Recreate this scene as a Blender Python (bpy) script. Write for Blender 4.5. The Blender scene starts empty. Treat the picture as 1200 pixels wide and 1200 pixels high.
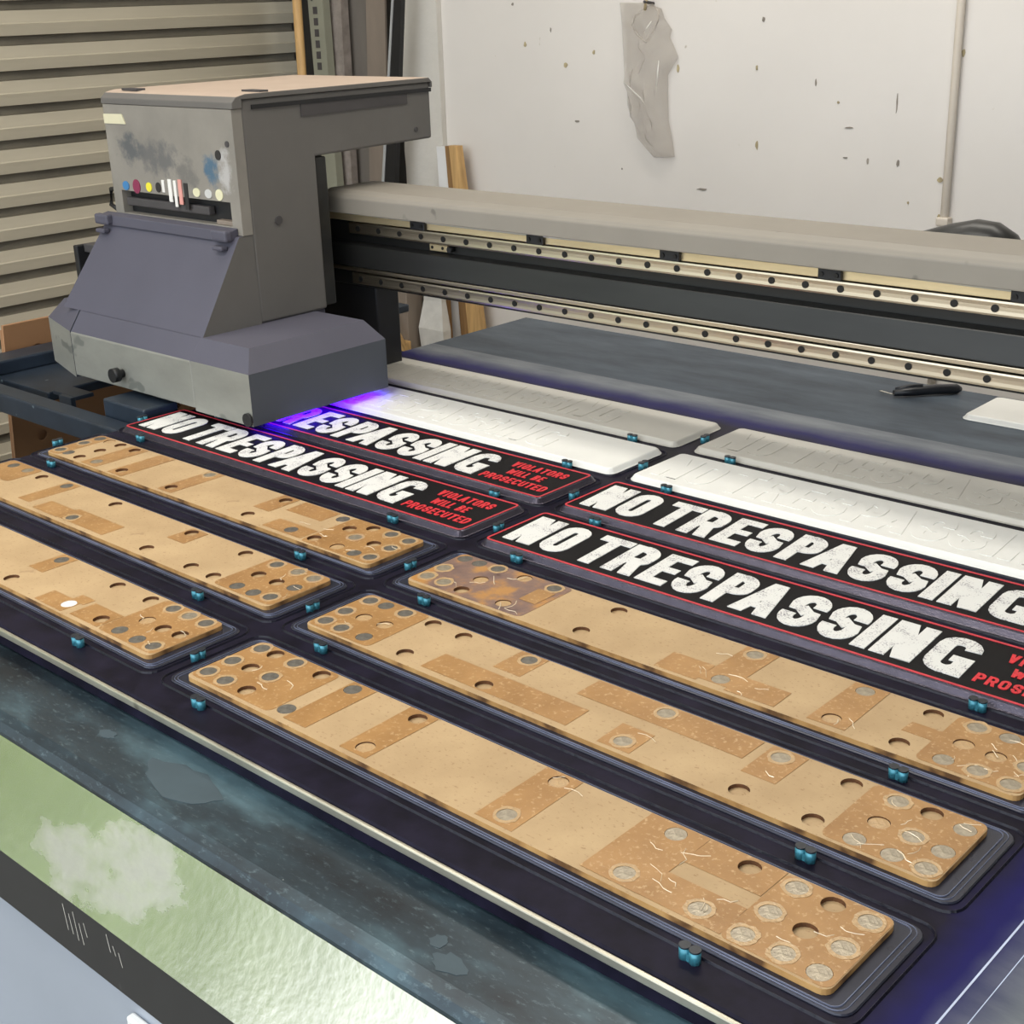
import bpy, bmesh, math, random
from mathutils import Vector, Matrix
random.seed(7)
S = bpy.context.scene
COL = S.collection
Z0 = 0.85                      # height of the printing surface above the floor

# ------------------------------------------------------------------ camera
cam = bpy.data.cameras.new('camera')
cam_o = bpy.data.objects.new('camera', cam); COL.objects.link(cam_o)
cR = Vector((0.74105204, 0.67072265, -0.03119287)); cU = Vector((-0.21551661, 0.28159903, 0.93501582)); cF = Vector((-0.63592017, 0.6861728, -0.35323141))
mw = Matrix.Identity(4)
for i in range(3):
    mw[i][0] = cR[i]; mw[i][1] = cU[i]; mw[i][2] = -cF[i]
mw[0][3], mw[1][3], mw[2][3] = 0.91984, -0.59888, 0.51845 + Z0
cam_o.matrix_world = mw
cam.sensor_fit = 'HORIZONTAL'; cam.sensor_width = 36.0; cam.lens = 36.0*1603.44/1200; cam.clip_start = 0.02; cam.clip_end = 200
S.camera = cam_o
# ------------------------------------------------------------------ world and exposure
S.view_settings.view_transform = 'Standard'; S.view_settings.look = 'None'; S.view_settings.gamma = 1.0
S.view_settings.use_curve_mapping = False; S.view_settings.exposure = 0.15
w = bpy.data.worlds.new('world'); S.world = w; w.use_nodes = True
bg = w.node_tree.nodes['Background']; bg.inputs['Color'].default_value = (0.86, 0.93, 1.0, 1); bg.inputs['Strength'].default_value = 2.6
# ceiling fluorescent fittings: light of each (bodies are built with the room)
FIX = [(-0.35, -0.55), (-0.10, 1.05), (-1.30, 0.45)]
for k, (fx, fy) in enumerate(FIX):
    L = bpy.data.lights.new('tube_light', 'AREA'); L.shape = 'RECTANGLE'; L.size = 1.25; L.size_y = 0.22
    L.energy = [17, 13, 5][k]; L.color = (1.0, 0.95, 0.87)
    lo = bpy.data.objects.new('tube_light', L); COL.objects.link(lo); lo.location = (fx, fy, Z0+1.63)

# ------------------------------------------------------------------ materials
def nt(name):
    m = bpy.data.materials.new(name); m.use_nodes = True
    n = m.node_tree; b = n.nodes['Principled BSDF']
    return m, n, b
def coords(n, scale=(1,1,1)):
    tc = n.nodes.new('ShaderNodeTexCoord'); mp = n.nodes.new('ShaderNodeMapping'); mp.inputs['Scale'].default_value = scale
    n.links.new(tc.outputs['Object'], mp.inputs['Vector']); return mp.outputs['Vector']
def noise(n, vec, scale, detail=4, rough=0.6):
    t = n.nodes.new('ShaderNodeTexNoise'); t.inputs['Scale'].default_value = scale; t.inputs['Detail'].default_value = detail
    t.inputs['Roughness'].default_value = rough; n.links.new(vec, t.inputs['Vector']); return t.outputs['Fac']
def ramp(n, fac, stops, interp='LINEAR'):
    r = n.nodes.new('ShaderNodeValToRGB'); e = r.color_ramp.elements; r.color_ramp.interpolation = interp
    while len(e) < len(stops): e.new(0.5)
    for el, (p, c) in zip(e, stops): el.position = p; el.color = (*c[:3], 1) if len(c) >= 3 else (c[0],)*3+(1,)
    n.links.new(fac, r.inputs['Fac']); return r.outputs['Color']
def mix(n, fac, a, b, mode='MIX'):
    x = n.nodes.new('ShaderNodeMix'); x.data_type = 'RGBA'; x.blend_type = mode
    for s, v in ((x.inputs[0], fac), (x.inputs[6], a), (x.inputs[7], b)):
        if hasattr(v, 'is_output'): n.links.new(v, s)
        elif isinstance(v, (int, float)): s.default_value = v
        else: s.default_value = (*v[:3], 1)
    return x.outputs[2]
def math_(n, op, a, b=None, c=None):
    x = n.nodes.new('ShaderNodeMath'); x.operation = op
    for s, v in zip(x.inputs, (a, b, c)):
        if v is None: continue
        if hasattr(v, 'is_output'): n.links.new(v, s)
        else: s.default_value = v
    return x.outputs[0]
def bump(n, b, h, strength=0.3, dist=0.002):
    x = n.nodes.new('ShaderNodeBump'); x.inputs['Strength'].default_value = strength; x.inputs['Distance'].default_value = dist
    n.links.new(h, x.inputs['Height']); n.links.new(x.outputs['Normal'], b.inputs['Normal'])
def c3(r, g, b):              # sRGB 0-255 -> linear
    f = lambda v: (v/255/12.92 if v/255 <= 0.04045 else ((v/255+0.055)/1.055)**2.4)
    return (f(r), f(g), f(b))
def dk(c, k): return tuple(min(1, v*k) for v in c)
def plain(name, col, rough=0.55, metal=0.0, var=0.12, scale=25, bmp=0.0, bscale=200, speck=None, vscale=(1,1,1), coat=0.0, spec=0.5):
    m, n, b = nt(name); v = coords(n, vscale)
    f = noise(n, v, scale)
    col_o = ramp(n, f, [(0.3, dk(col, 1-var)), (0.7, dk(col, 1+var))])
    if speck:
        f2 = noise(n, v, speck[0], 2, 0.5)
        k = ramp(n, f2, [(speck[2], (0,0,0)), (speck[2]+0.04, (1,1,1))])
        col_o = mix(n, k, col_o, speck[1])
    n.links.new(col_o, b.inputs['Base Color'])
    b.inputs['Roughness'].default_value = rough; b.inputs['Metallic'].default_value = metal; b.inputs['Coat Weight'].default_value = coat; b.inputs['Specular IOR Level'].default_value = spec
    if bmp: bump(n, b, noise(n, v, bscale, 3), bmp)
    return m

M = {}
M['wall'] = plain('wall_paint', c3(217,212,206), 0.75, var=0.03, scale=3, bmp=0.15, bscale=40, speck=(30, c3(170,160,140), 0.76))
M['wall_rough'] = plain('rough_plaster', c3(206,202,194), 0.85, var=0.05, scale=9, bmp=0.6, bscale=60)
M['dark_wall'] = plain('dark_masonry', c3(70,66,60), 0.9, var=0.2, scale=8, bmp=0.4, bscale=50)
M['chip'] = plain('paint_chip', c3(172,158,124), 0.8, var=0.3, scale=60)
M['scuff'] = plain('wall_scuff', c3(140,132,122), 0.8, var=0.3, scale=60)
M['concrete'] = plain('concrete_floor', c3(120,116,108), 0.8, var=0.15, scale=5, bmp=0.3, bscale=80)
M['slat'] = plain('shutter_paint', c3(176,168,149), 0.55, var=0.10, scale=5, vscale=(1,0.25,3), bmp=0.1, bscale=60, speck=(14, c3(96,88,70), 0.78))
M['slat_joint'] = plain('shutter_joint', c3(112,106,92), 0.7, var=0.15, scale=8)
M['ceiling'] = plain('ceiling_sheet', c3(190,186,178), 0.8, var=0.05, scale=3)
M['white_metal'] = plain('white_enamel', c3(225,225,222), 0.4, var=0.03)
M['carr'] = plain('carriage_grey', c3(96,93,89), 0.6, var=0.06, scale=12, bmp=0.05, bscale=400)
M['carr_low'] = plain('carriage_violet_grey', c3(78,77,89), 0.6, var=0.06, scale=8, bmp=0.05, bscale=400)
M['lamp_side'] = plain('lamp_box_side', c3(72,76,83), 0.55, var=0.08, scale=8)
M['skirt'] = plain('carriage_skirt_metal', c3(148,148,140), 0.42, metal=0.35, var=0.10, scale=14, vscale=(1,1,2), speck=(18, c3(120,122,116), 0.66))
M['lid_top_lit'] = plain('lit_lid_top', c3(170,152,136), 0.9, var=0.05, scale=9, speck=(40, c3(150,130,112), 0.74))  # lid top paler and warmer: overhead light put into the colour
M['dark_plate'] = plain('dark_plate', c3(66,63,63), 0.6, var=0.1)
M['black'] = plain('black_part', c3(22,22,24), 0.5, var=0.2)
M['black_metal'] = plain('black_beam_metal', c3(40,40,39), 0.38, metal=0.3, var=0.25, scale=9, vscale=(0.4,3,3))
M['navy'] = plain('navy_frame_paint', c3(40,50,62), 0.38, metal=0.2, var=0.3, scale=18, speck=(50, c3(120,135,140), 0.72))
M['rail'] = plain('steel_rail', c3(200,188,166), 0.32, metal=1.0, var=0.08, scale=30, vscale=(0.2,6,20))
M['strip'] = plain('brass_strip', c3(216,198,158), 0.4, metal=0.7, var=0.12, scale=30, vscale=(0.3,3,3))
M['bolt'] = plain('bolt_hole', c3(30,29,28), 0.4, metal=0.4)
M['cover'] = plain('beam_cover', c3(134,128,118), 0.55, var=0.05, scale=10, speck=(26, c3(108,102,94), 0.70))
M['clear'] = plain('clear_tube', c3(190,188,180), 0.12, var=0.05)
M['lip'] = plain('bed_edge_metal', c3(190,186,170), 0.35, metal=0.8, var=0.2, scale=16, speck=(18, c3(70,64,52), 0.66))
M['band'] = plain('black_band', c3(34,34,35), 0.45, var=0.12, speck=(24, c3(120,120,118), 0.765), vscale=(1,1,0.35))
M['panel'] = plain('front_panel_paint', c3(160,167,178), 0.35, metal=0.25, var=0.06, scale=4, speck=(14, c3(120,112,108), 0.74))
M['peg'] = plain('peg_teal', c3(66,134,152), 0.3, metal=0.3, var=0.2, scale=300)
M['peg_top'] = plain('peg_top', c3(26,32,40), 0.4, var=0.2, scale=300)
M['rim'] = plain('slot_ridge_black', c3(22,21,34), 0.36, metal=0.0, var=0.3, scale=60, bmp=0.4, bscale=220, spec=0.3)
M['rim_glint'] = plain('slot_pale_glint', c3(112,118,140), 0.35, metal=0.3, var=0.35, scale=12)  # pale colour for the reflections along the slot rims
M['rim_in'] = plain('slot_pad', c3(44,46,58), 0.25, metal=0.25, var=0.35, scale=14)
M['magnet'] = plain('magnet_nickel', c3(160,150,132), 0.38, metal=0.55, var=0.25, scale=160, bmp=0.3, bscale=300)
M['magnet_dark'] = plain('magnet_grey', c3(112,108,100), 0.42, metal=0.5, var=0.3, scale=160, bmp=0.3, bscale=300)
M['bubble'] = plain('tape_bubble', c3(184,152,110), 0.28, var=0.10, scale=200, bmp=0.5, bscale=300)
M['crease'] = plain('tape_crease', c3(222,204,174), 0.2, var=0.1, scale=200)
M['fold_highlight'] = plain('film_highlight_fold', c3(236,234,228), 0.08, var=0.02)  # white colour for the highlight streaks on the bag film
M['burnt'] = plain('burnt_hole_wall', c3(92,58,30), 0.8, var=0.3, scale=120)
M['sign_black'] = plain('sign_black_ink', c3(14,13,16), 0.5, var=0.2, scale=40, bmp=0.1, bscale=900, spec=0.14)
M['sign_skirt'] = plain('sign_skirt', c3(70,66,78), 0.26, metal=0.6, var=0.15, scale=60, bmp=0.2, bscale=500)
M['sign_red'] = plain('sign_red_ink', c3(196,56,66), 0.5, var=0.12, scale=90)
M['sign_redtext'] = plain('sign_red_text', c3(206,40,50), 0.5, var=0.2, scale=400, speck=(420, c3(60,14,18), 0.66))
M['plate_white'] = plain('white_ink_plate', c3(222,222,217), 0.4, var=0.02, scale=30, bmp=0.06, bscale=60)
M['plate_grey'] = plain('unprinted_plate', c3(178,175,166), 0.35, var=0.04, scale=12, bmp=0.06, bscale=60)
M['wood'] = plain('pine', c3(196,158,104), 0.6, var=0.2, scale=14, vscale=(6,6,0.6))
M['wood_dark'] = plain('brown_board', c3(140,106,66), 0.7, var=0.25, scale=14, vscale=(6,6,0.6))
M['white_board'] = plain('white_board', c3(220,220,220), 0.6, var=0.05, scale=9)
M['pale_lath'] = plain('pale_lath', c3(160,162,162), 0.6, var=0.05)
M['grey_board'] = plain('grey_board', c3(108,102,95), 0.7, var=0.12, scale=6, vscale=(3,3,0.7))
M['taupe_board'] = plain('taupe_board', c3(130,118,106), 0.7, var=0.1, scale=6, vscale=(3,3,0.7))
M['carton'] = plain('pale_carton', c3(136,136,120), 0.7, var=0.08, scale=9)
M['wrap'] = plain('crumpled_wrap', c3(140,131,124), 0.4, var=0.25, scale=30, bmp=0.8, bscale=40)
M['paper'] = plain('crumpled_paper', c3(206,204,198), 0.7, var=0.12, scale=18, bmp=1.0, bscale=30)
M['mdf_sheet'] = plain('brown_hardboard', c3(146,108,74), 0.7, var=0.10, scale=7, bmp=0.08, bscale=300)
M['conduit'] = plain('cream_conduit', c3(206,196,182), 0.5, var=0.05, scale=8)
M['green'] = plain('hedge_leaf', c3(140,164,96), 0.7, var=0.4, scale=6)
M['ground'] = plain('pale_yard', c3(180,172,160), 0.9, var=0.1, scale=2)
M['string'] = plain('string', c3(200,180,140), 0.8)
M['blade'] = plain('blade_steel', c3(215,212,200), 0.2, metal=1.0)
M['knife'] = plain('knife_handle', c3(24,26,32), 0.35, var=0.2)
M['tag'] = plain('cream_label', c3(206,200,170), 0.6, var=0.05)
M['brown_speck'] = plain('dirt', c3(120,84,56), 0.8)

# MDF with fibres
m, n, b = nt('mdf'); v = coords(n)
c = ramp(n, noise(n, v, 14, 5), [(0.3, c3(168,140,102)), (0.7, c3(186,158,118))])
f = noise(n, coords(n, (1,1.6,1)), 260, 2, 0.5); c = mix(n, ramp(n, f, [(0.62, (0,0,0)), (0.72, (0.6,)*3)]), c, c3(140,104,66))
f = noise(n, v, 34, 3, 0.5); c = mix(n, ramp(n, f, [(0.70, (0,0,0)), (0.76, (0.6,)*3)]), c, c3(128,96,66))
n.links.new(c, b.inputs['Base Color']); b.inputs['Roughness'].default_value = 0.62; bump(n, b, noise(n, v, 300, 2), 0.08); M['mdf'] = m
# MDF edge (weathered, drips of ink)
m, n, b = nt('mdf_edge'); v = coords(n)
c = ramp(n, noise(n, v, 30, 3), [(0.35, c3(92,62,34)), (0.5, c3(170,128,76)), (0.75, c3(196,156,100))])
n.links.new(c, b.inputs['Base Color']); b.inputs['Roughness'].default_value = 0.6; M['mdf_edge'] = m
# packing tape
m, n, b = nt('packing_tape'); v = coords(n)
c = ramp(n, noise(n, v, 22, 4), [(0.3, c3(150,110,64)), (0.7, c3(174,132,82))])
f = noise(n, v, 240, 4, 0.6); c = mix(n, ramp(n, f, [(0.56, (0,0,0)), (0.68, (0.75,)*3)]), c, c3(200,168,124))
n.links.new(c, b.inputs['Base Color']); b.inputs['Roughness'].default_value = 0.30; bump(n, b, noise(n, v, 90, 5, 0.7), 0.25, 0.001); M['tape'] = m
# ink-stained tape (violet brown)
m, n, b = nt('stained_tape'); v = coords(n)
f = noise(n, v, 26, 4, 0.6)
c = ramp(n, f, [(0.40, c3(176,128,72)), (0.50, c3(132,104,90)), (0.62, c3(112,90,84)), (0.72, c3(78,52,38))])
n.links.new(c, b.inputs['Base Color']); b.inputs['Roughness'].default_value = 0.32; bump(n, b, noise(n, v, 90, 5, 0.7), 0.4, 0.001); M['tape_stain'] = m
# worn white letters
m, n, b = nt('worn_white_ink'); v = coords(n)
big = noise(n, v, 55, 2, 0.5); fine = noise(n, v, 620, 3, 0.6)
k = math_(n, 'ADD', math_(n, 'MULTIPLY', big, 0.45), math_(n, 'MULTIPLY', fine, 0.75))
c = ramp(n, k, [(0.0, c3(222,222,218)), (0.655, c3(220,220,216)), (0.70, c3(180,178,180)), (0.79, c3(96,92,98))])
n.links.new(c, b.inputs['Base Color']); b.inputs['Roughness'].default_value = 0.5; M['letter'] = m
# ledge (teal oxidised sheet with scratches and patches)
m, n, b = nt('ledge_teal'); v = coords(n)
xyz = n.nodes.new('ShaderNodeSeparateXYZ'); n.links.new(v, xyz.inputs[0])
f = noise(n, coords(n, (1,2.2,1)), 6, 5, 0.6)
c = ramp(n, f, [(0.36, c3(26,32,38)), (0.52, c3(46,60,68)), (0.70, c3(84,110,120))])
f2 = noise(n, coords(n, (1.2, 3, 1)), 90, 5, 0.75); c = mix(n, ramp(n, f2, [(0.56, (0,0,0)), (0.76, (0.5,)*3)]), c, c3(120,140,146))
f3 = noise(n, v, 220, 2, 0.5); c = mix(n, ramp(n, f3, [(0.80, (0,0,0)), (0.84, (0.6,)*3)]), c, c3(170,180,180))
n.links.new(c, b.inputs['Base Color']); b.inputs['Roughness'].default_value = 0.36; b.inputs['Metallic'].default_value = 0.3
bump(n, b, f2, 0.1, 0.0005); M['ledge'] = m
M['ledge_patch'] = plain('ledge_patch', c3(60,76,84), 0.5, metal=0.1, var=0.12, scale=20)
# galvanised hammered sheet with a dull dried smear
m, n, b = nt('galvanised_sheet'); v = coords(n)
xyz = n.nodes.new('ShaderNodeSeparateXYZ'); n.links.new(v, xyz.inputs[0]); X, Z = xyz.outputs[0], xyz.outputs[2]
f = noise(n, v, 6, 4, 0.6); c = ramp(n, f, [(0.35, c3(182,180,168)), (0.7, c3(206,202,190))])
def smear(cx, cz, rx, rz):
    a = math_(n, 'POWER', math_(n, 'DIVIDE', math_(n, 'SUBTRACT', X, cx-0.2), rx), 2.0); q = math_(n, 'POWER', math_(n, 'DIVIDE', math_(n, 'SUBTRACT', Z, cz+Z0), rz), 2.0)
    return math_(n, 'SUBTRACT', 1.0, math_(n, 'ADD', a, q))
e = math_(n, 'MAXIMUM', smear(0.085, -0.082, 0.062, 0.022), smear(0.15, -0.066, 0.055, 0.026))
e = math_(n, 'ADD', e, math_(n, 'MULTIPLY', math_(n, 'SUBTRACT', noise(n, coords(n, (0.6,1,1.4)), 42, 4, 0.6), 0.5), 3.2))
mask = ramp(n, e, [(0.0, (0,0,0)), (1.0, (0.5,)*3)])
c = mix(n, mask, c, c3(124,124,117)); n.links.new(c, b.inputs['Base Color'])
n.links.new(math_(n, 'SUBTRACT', 1.0, math_(n, 'MULTIPLY', mask, 0.75)), b.inputs['Metallic'])
n.links.new(math_(n, 'ADD', 0.24, math_(n, 'MULTIPLY', mask, 0.4)), b.inputs['Roughness'])
bump(n, b, noise(n, v, 130, 2, 0.5), 0.16, 0.0012); M['galv'] = m
# printing bed: grey metal under black and violet-blue overspray
m, n, b = nt('printing_bed'); v = coords(n)
xyz = n.nodes.new('ShaderNodeSeparateXYZ'); n.links.new(v, xyz.inputs[0]); X, Y = xyz.outputs[0], xyz.outputs[1]
dx = math_(n, 'MAXIMUM', math_(n, 'SUBTRACT', -0.80, X), math_(n, 'SUBTRACT', X, 0.642))
dy = math_(n, 'MAXIMUM', math_(n, 'SUBTRACT', -0.20, Y), math_(n, 'SUBTRACT', Y, 0.818))
d = math_(n, 'MAXIMUM', dx, dy)
d = math_(n, 'ADD', d, math_(n, 'MULTIPLY', math_(n, 'SUBTRACT', noise(n, v, 14, 3), 0.5), 0.03))
base = ramp(n, noise(n, coords(n, (1.2, 5, 1)), 6, 5, 0.65), [(0.3, c3(92,98,106)), (0.7, c3(128,132,136))])
bluish = ramp(n, noise(n, coords(n, (1.5, 5, 1)), 5, 5, 0.65), [(0.3, c3(58,65,74)), (0.7, c3(84,93,103))])
base = mix(n, math_(n, 'GREATER_THAN', Y, 0.915), base, bluish)
black = ramp(n, noise(n, v, 30, 4), [(0.35, c3(17,15,26)), (0.7, c3(32,29,46))])
c = mix(n, ramp(n, d, [(0.028, (0,0,0)), (0.07, (1,1,1))]), c3(26,24,84), base)
c = mix(n, ramp(n, d, [(0.0, (0,0,0)), (0.024, (1,1,1))]), black, c)
n.links.new(c, b.inputs['Base Color']); b.inputs['Roughness'].default_value = 0.42; b.inputs['Metallic'].default_value = 0.0; b.inputs['Specular IOR Level'].default_value = 0.09
bump(n, b, noise(n, v, 400, 2), 0.08, 0.0006); M['bed'] = m
M['bed_line'] = plain('scribed_line', c3(190,200,225), 0.5)
# ink panel with smears
m, n, b = nt('ink_smeared_panel'); v = coords(n)
xyz = n.nodes.new('ShaderNodeSeparateXYZ'); n.links.new(v, xyz.inputs[0]); X, Z = xyz.outputs[0], xyz.outputs[2]
c = ramp(n, noise(n, v, 10, 4), [(0.3, c3(120,116,109)), (0.7, c3(140,135,126))])
def blob(cx, cz, rx, rz):
    a = math_(n, 'POWER', math_(n, 'DIVIDE', math_(n, 'SUBTRACT', X, cx), rx), 2.0); q = math_(n, 'POWER', math_(n, 'DIVIDE', math_(n, 'SUBTRACT', Z, cz), rz), 2.0)
    e = math_(n, 'SUBTRACT', 1.0, math_(n, 'ADD', a, q))
    e = math_(n, 'ADD', e, math_(n, 'MULTIPLY', math_(n, 'SUBTRACT', noise(n, v, 60, 4, 0.7), 0.5), 3.0))
    return ramp(n, e, [(0.1, (0,0,0)), (0.9, (0.85,)*3)])
PZ = 0.33
c = mix(n, blob(-0.825, 0.333, 0.035, 0.026), c, c3(76,80,84)); c = mix(n, blob(-0.755, 0.322, 0.05, 0.03), c, c3(92,92,92))
c = mix(n, blob(-0.695, 0.303, 0.03, 0.03), c, c3(104,102,98)); c = mix(n, blob(-0.636, 0.312, 0.02, 0.028), c, c3(52,92,118))
c = mix(n, blob(-0.605, 0.312, 0.018, 0.035), c, c3(176,174,172))
n.links.new(c, b.inputs['Base Color']); b.inputs['Roughness'].default_value = 0.5; M['inkpanel'] = m
# plastic bag film
m, n, b = nt('clear_bag_film')
b.inputs['Base Color'].default_value = (*c3(196,186,174), 1); b.inputs['Roughness'].default_value = 0.12; b.inputs['Alpha'].default_value = 0.24
v = coords(n); bump(n, b, noise(n, v, 45, 5, 0.65), 1.0, 0.010); M['bag'] = m
def emis(name, col, s):
    m, n, b = nt(name); b.inputs['Base Color'].default_value = (0,0,0,1); b.inputs['Emission Color'].default_value = (*col, 1); b.inputs['Emission Strength'].default_value = s; return m
M['uv'] = emis('uv_led', (0.05, 0.0, 1.0), 8)
M['tube'] = emis('fluorescent_tube', (1.0, 0.93, 0.82), 6)
for nme, col in (('cyan',(60,120,170)),('magenta',(130,44,76)),('yellow',(226,214,60)),('dotblack',(40,38,38)),('white',(228,226,220)),('pink',(214,150,140)),('cream',(214,210,176)),('lightgrey',(190,190,186))):
    M[nme] = plain('dot_'+nme, c3(*col), 0.45, var=0.05)

# ------------------------------------------------------------------ mesh helpers
class B:
    """collects shapes (table coordinates, z=0 on the printing plane) into one mesh"""
    def __init__(s): s.bm = bmesh.new()
    def face(s, pts, mi=0):
        f = s.bm.faces.new([s.bm.verts.new(p) for p in pts]); f.material_index = mi; return f
    def box(s, x0, x1, y0, y1, z0, z1, bev=0, seg=2, mi=0):
        t = bmesh.new(); bmesh.ops.create_cube(t, size=1)
        for q in t.verts: q.co = Vector(((x0+x1)/2+q.co.x*(x1-x0), (y0+y1)/2+q.co.y*(y1-y0), (z0+z1)/2+q.co.z*(z1-z0)))
        if bev: bmesh.ops.bevel(t, geom=list(t.edges), offset=bev, segments=seg, affect='EDGES', profile=0.5)
        return s.merge(t, mi)
    def merge(s, t, mi=0, mat=None):
        if mat is not None: bmesh.ops.transform(t, matrix=mat, verts=t.verts)
        mp = {}
        for q in t.verts: mp[q] = s.bm.verts.new(q.co)
        for f in t.faces:
            try: g = s.bm.faces.new([mp[q] for q in f.verts]); g.material_index = mi; g.smooth = f.smooth
            except ValueError: pass
        t.free(); return s
    def prism(s, poly, axis, a0, a1, bev=0, mi=0, seg=2):
        """poly in the plane normal to axis ('x': (y,z); 'y': (x,z); 'z': (x,y))"""
        P = {'x': lambda u, q, a: (a, u, q), 'y': lambda u, q, a: (u, a, q), 'z': lambda u, q, a: (u, q, a)}[axis]
        t = bmesh.new()
        A = [t.verts.new(P(u, q, a0)) for u, q in poly]; C = [t.verts.new(P(u, q, a1)) for u, q in poly]
        t.faces.new(A[::-1]); t.faces.new(C)
        for i in range(len(poly)): t.faces.new((A[i], A[(i+1) % len(poly)], C[(i+1) % len(poly)], C[i]))
        bmesh.ops.recalc_face_normals(t, faces=t.faces)
        if bev: bmesh.ops.bevel(t, geom=list(t.edges), offset=bev, segments=seg, affect='EDGES', profile=0.5)
        return s.merge(t, mi)
    def cyl(s, p0, p1, r, nseg=16, r2=None, mi=0, cap=True, smooth=True):
        p0, p1 = Vector(p0), Vector(p1); d = p1-p0
        t = bmesh.new(); bmesh.ops.create_cone(t, cap_ends=cap, segments=nseg, radius1=r, radius2=r if r2 is None else r2, depth=d.length)
        for f in t.faces: f.smooth = smooth and len(f.verts) == 4
        return s.merge(t, mi, Matrix.Translation((p0+p1)/2) @ d.to_track_quat('Z', 'Y').to_matrix().to_4x4())
    def tube(s, pts, r, nseg=8, mi=0):
        pts = [Vector(p) for p in pts]; rings = []
        for i, p in enumerate(pts):
            d = (pts[min(i+1, len(pts)-1)]-pts[max(i-1, 0)]).normalized()
            a = d.cross(Vector((0,0,1)) if abs(d.z) < 0.9 else Vector((1,0,0))).normalized(); c = d.cross(a)
            rr = r[i] if isinstance(r, (list, tuple)) else r
            rings.append([s.bm.verts.new(p+a*rr*math.cos(k*2*math.pi/nseg)+c*rr*math.sin(k*2*math.pi/nseg)) for k in range(nseg)])
        for A, C in zip(rings, rings[1:]):
            for k in range(nseg):
                f = s.bm.faces.new((A[k], A[(k+1) % nseg], C[(k+1) % nseg], C[k])); f.smooth = True; f.material_index = mi
        for R_ in (rings[0][::-1], rings[-1]): s.bm.faces.new(R_).material_index = mi
        return s
    def loft(s, loops, cap0=True, cap1=True, mis=None, smooth=False):
        V = [[s.bm.verts.new(p) for p in L] for L in loops]
        for j, (A, C) in enumerate(zip(V, V[1:])):
            for k in range(len(A)):
                f = s.bm.faces.new((A[k], A[(k+1) % len(A)], C[(k+1) % len(A)], C[k])); f.smooth = smooth
                if mis: f.material_index = mis[j]
        if cap0: s.bm.faces.new(V[0][::-1])
        if cap1:
            f = s.bm.faces.new(V[-1])
            if mis: f.material_index = mis[-1]
        return s
    def mesh(s, name, mats, off=(0,0,0), recalc=True):
        if recalc: bmesh.ops.recalc_face_normals(s.bm, faces=s.bm.faces)
        me = bpy.data.meshes.new(name)
        bmesh.ops.translate(s.bm, verts=s.bm.verts, vec=-Vector(off))
        s.bm.to_mesh(me); s.bm.free()
        for q in (mats if isinstance(mats, (list, tuple)) else [mats]): me.materials.append(M[q])
        return me
    def obj(s, name, mats, parent=None, origin=None, recalc=True, **kw):
        """parent: verts are made relative to the parent's world origin; else origin (default: base centre of the shape)"""
        if parent is not None:
            off = base_of(parent); me = s.mesh(name, mats, off, recalc); o = bpy.data.objects.new(name, me); o.parent = parent
        else:
            if origin is None:
                co = [q.co for q in s.bm.verts]
                origin = ((min(c.x for c in co)+max(c.x for c in co))/2, (min(c.y for c in co)+max(c.y for c in co))/2, min(c.z for c in co))
            me = s.mesh(name, mats, origin, recalc); o = bpy.data.objects.new(name, me)
            o.location = (origin[0], origin[1], origin[2]+Z0)
        COL.objects.link(o)
        for k, v_ in kw.items(): o[k] = v_
        return o
def base_of(o):
    p = Vector((0,0,0)); q = o
    while q is not None: p += q.location; q = q.parent
    return p-Vector((0,0,Z0))
def thing(name, origin, label=None, category=None, group=None, kind=None):
    o = bpy.data.objects.new(name, None); COL.objects.link(o); o.location = (origin[0], origin[1], origin[2]+Z0); o.empty_display_size = 0.05
    for k, v_ in (('label', label), ('category', category), ('group', group), ('kind', kind)):
        if v_: o[k] = v_
    return o
def inst(name, me, parent, loc=(0,0,0), rz=0):
    o = bpy.data.objects.new(name, me); COL.objects.link(o); o.parent = parent; o.location = loc; o.rotation_euler[2] = rz; return o
def copy_tree(o, parent=None):
    c = o.copy(); COL.objects.link(c); c.parent = parent
    for ch in list(o.children): copy_tree(ch, c)
    return c
def rrect(x0, x1, y0, y1, r, z, k=5):
    pts = []
    for cx, cy, a0 in ((x1-r, y1-r, 0), (x0+r, y1-r, 90), (x0+r, y0+r, 180), (x1-r, y0+r, 270)):
        for i in range(k+1):
            a = math.radians(a0+90*i/k); pts.append((cx+r*math.cos(a), cy+r*math.sin(a), z))
    return pts
def flat_with_holes(loops, z0, z1):
    """2D outline (first loop) minus hole loops, extruded from z0 to z1: returns bmesh"""
    cu = bpy.data.curves.new('tmp', 'CURVE'); cu.dimensions = '2D'; cu.fill_mode = 'BOTH'; cu.extrude = (z1-z0)/2
    for L in loops:
        sp = cu.splines.new('POLY'); sp.points.add(len(L)-1); sp.use_cyclic_u = True
        for p, q in zip(sp.points, L): p.co = (q[0], q[1], 0, 1)
    o = bpy.data.objects.new('tmp', cu); COL.objects.link(o)
    me = o.to_mesh(); t = bmesh.new(); t.from_mesh(me); o.to_mesh_clear()
    bpy.data.objects.remove(o); bpy.data.curves.remove(cu)
    bmesh.ops.remove_doubles(t, verts=t.verts, dist=1e-6)
    bmesh.ops.translate(t, verts=t.verts, vec=(0, 0, (z0+z1)/2))
    return t
def circle(cx, cy, r, k=18): return [(cx+r*math.cos(2*math.pi*i/k), cy+r*math.sin(2*math.pi*i/k)) for i in range(k)]

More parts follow.
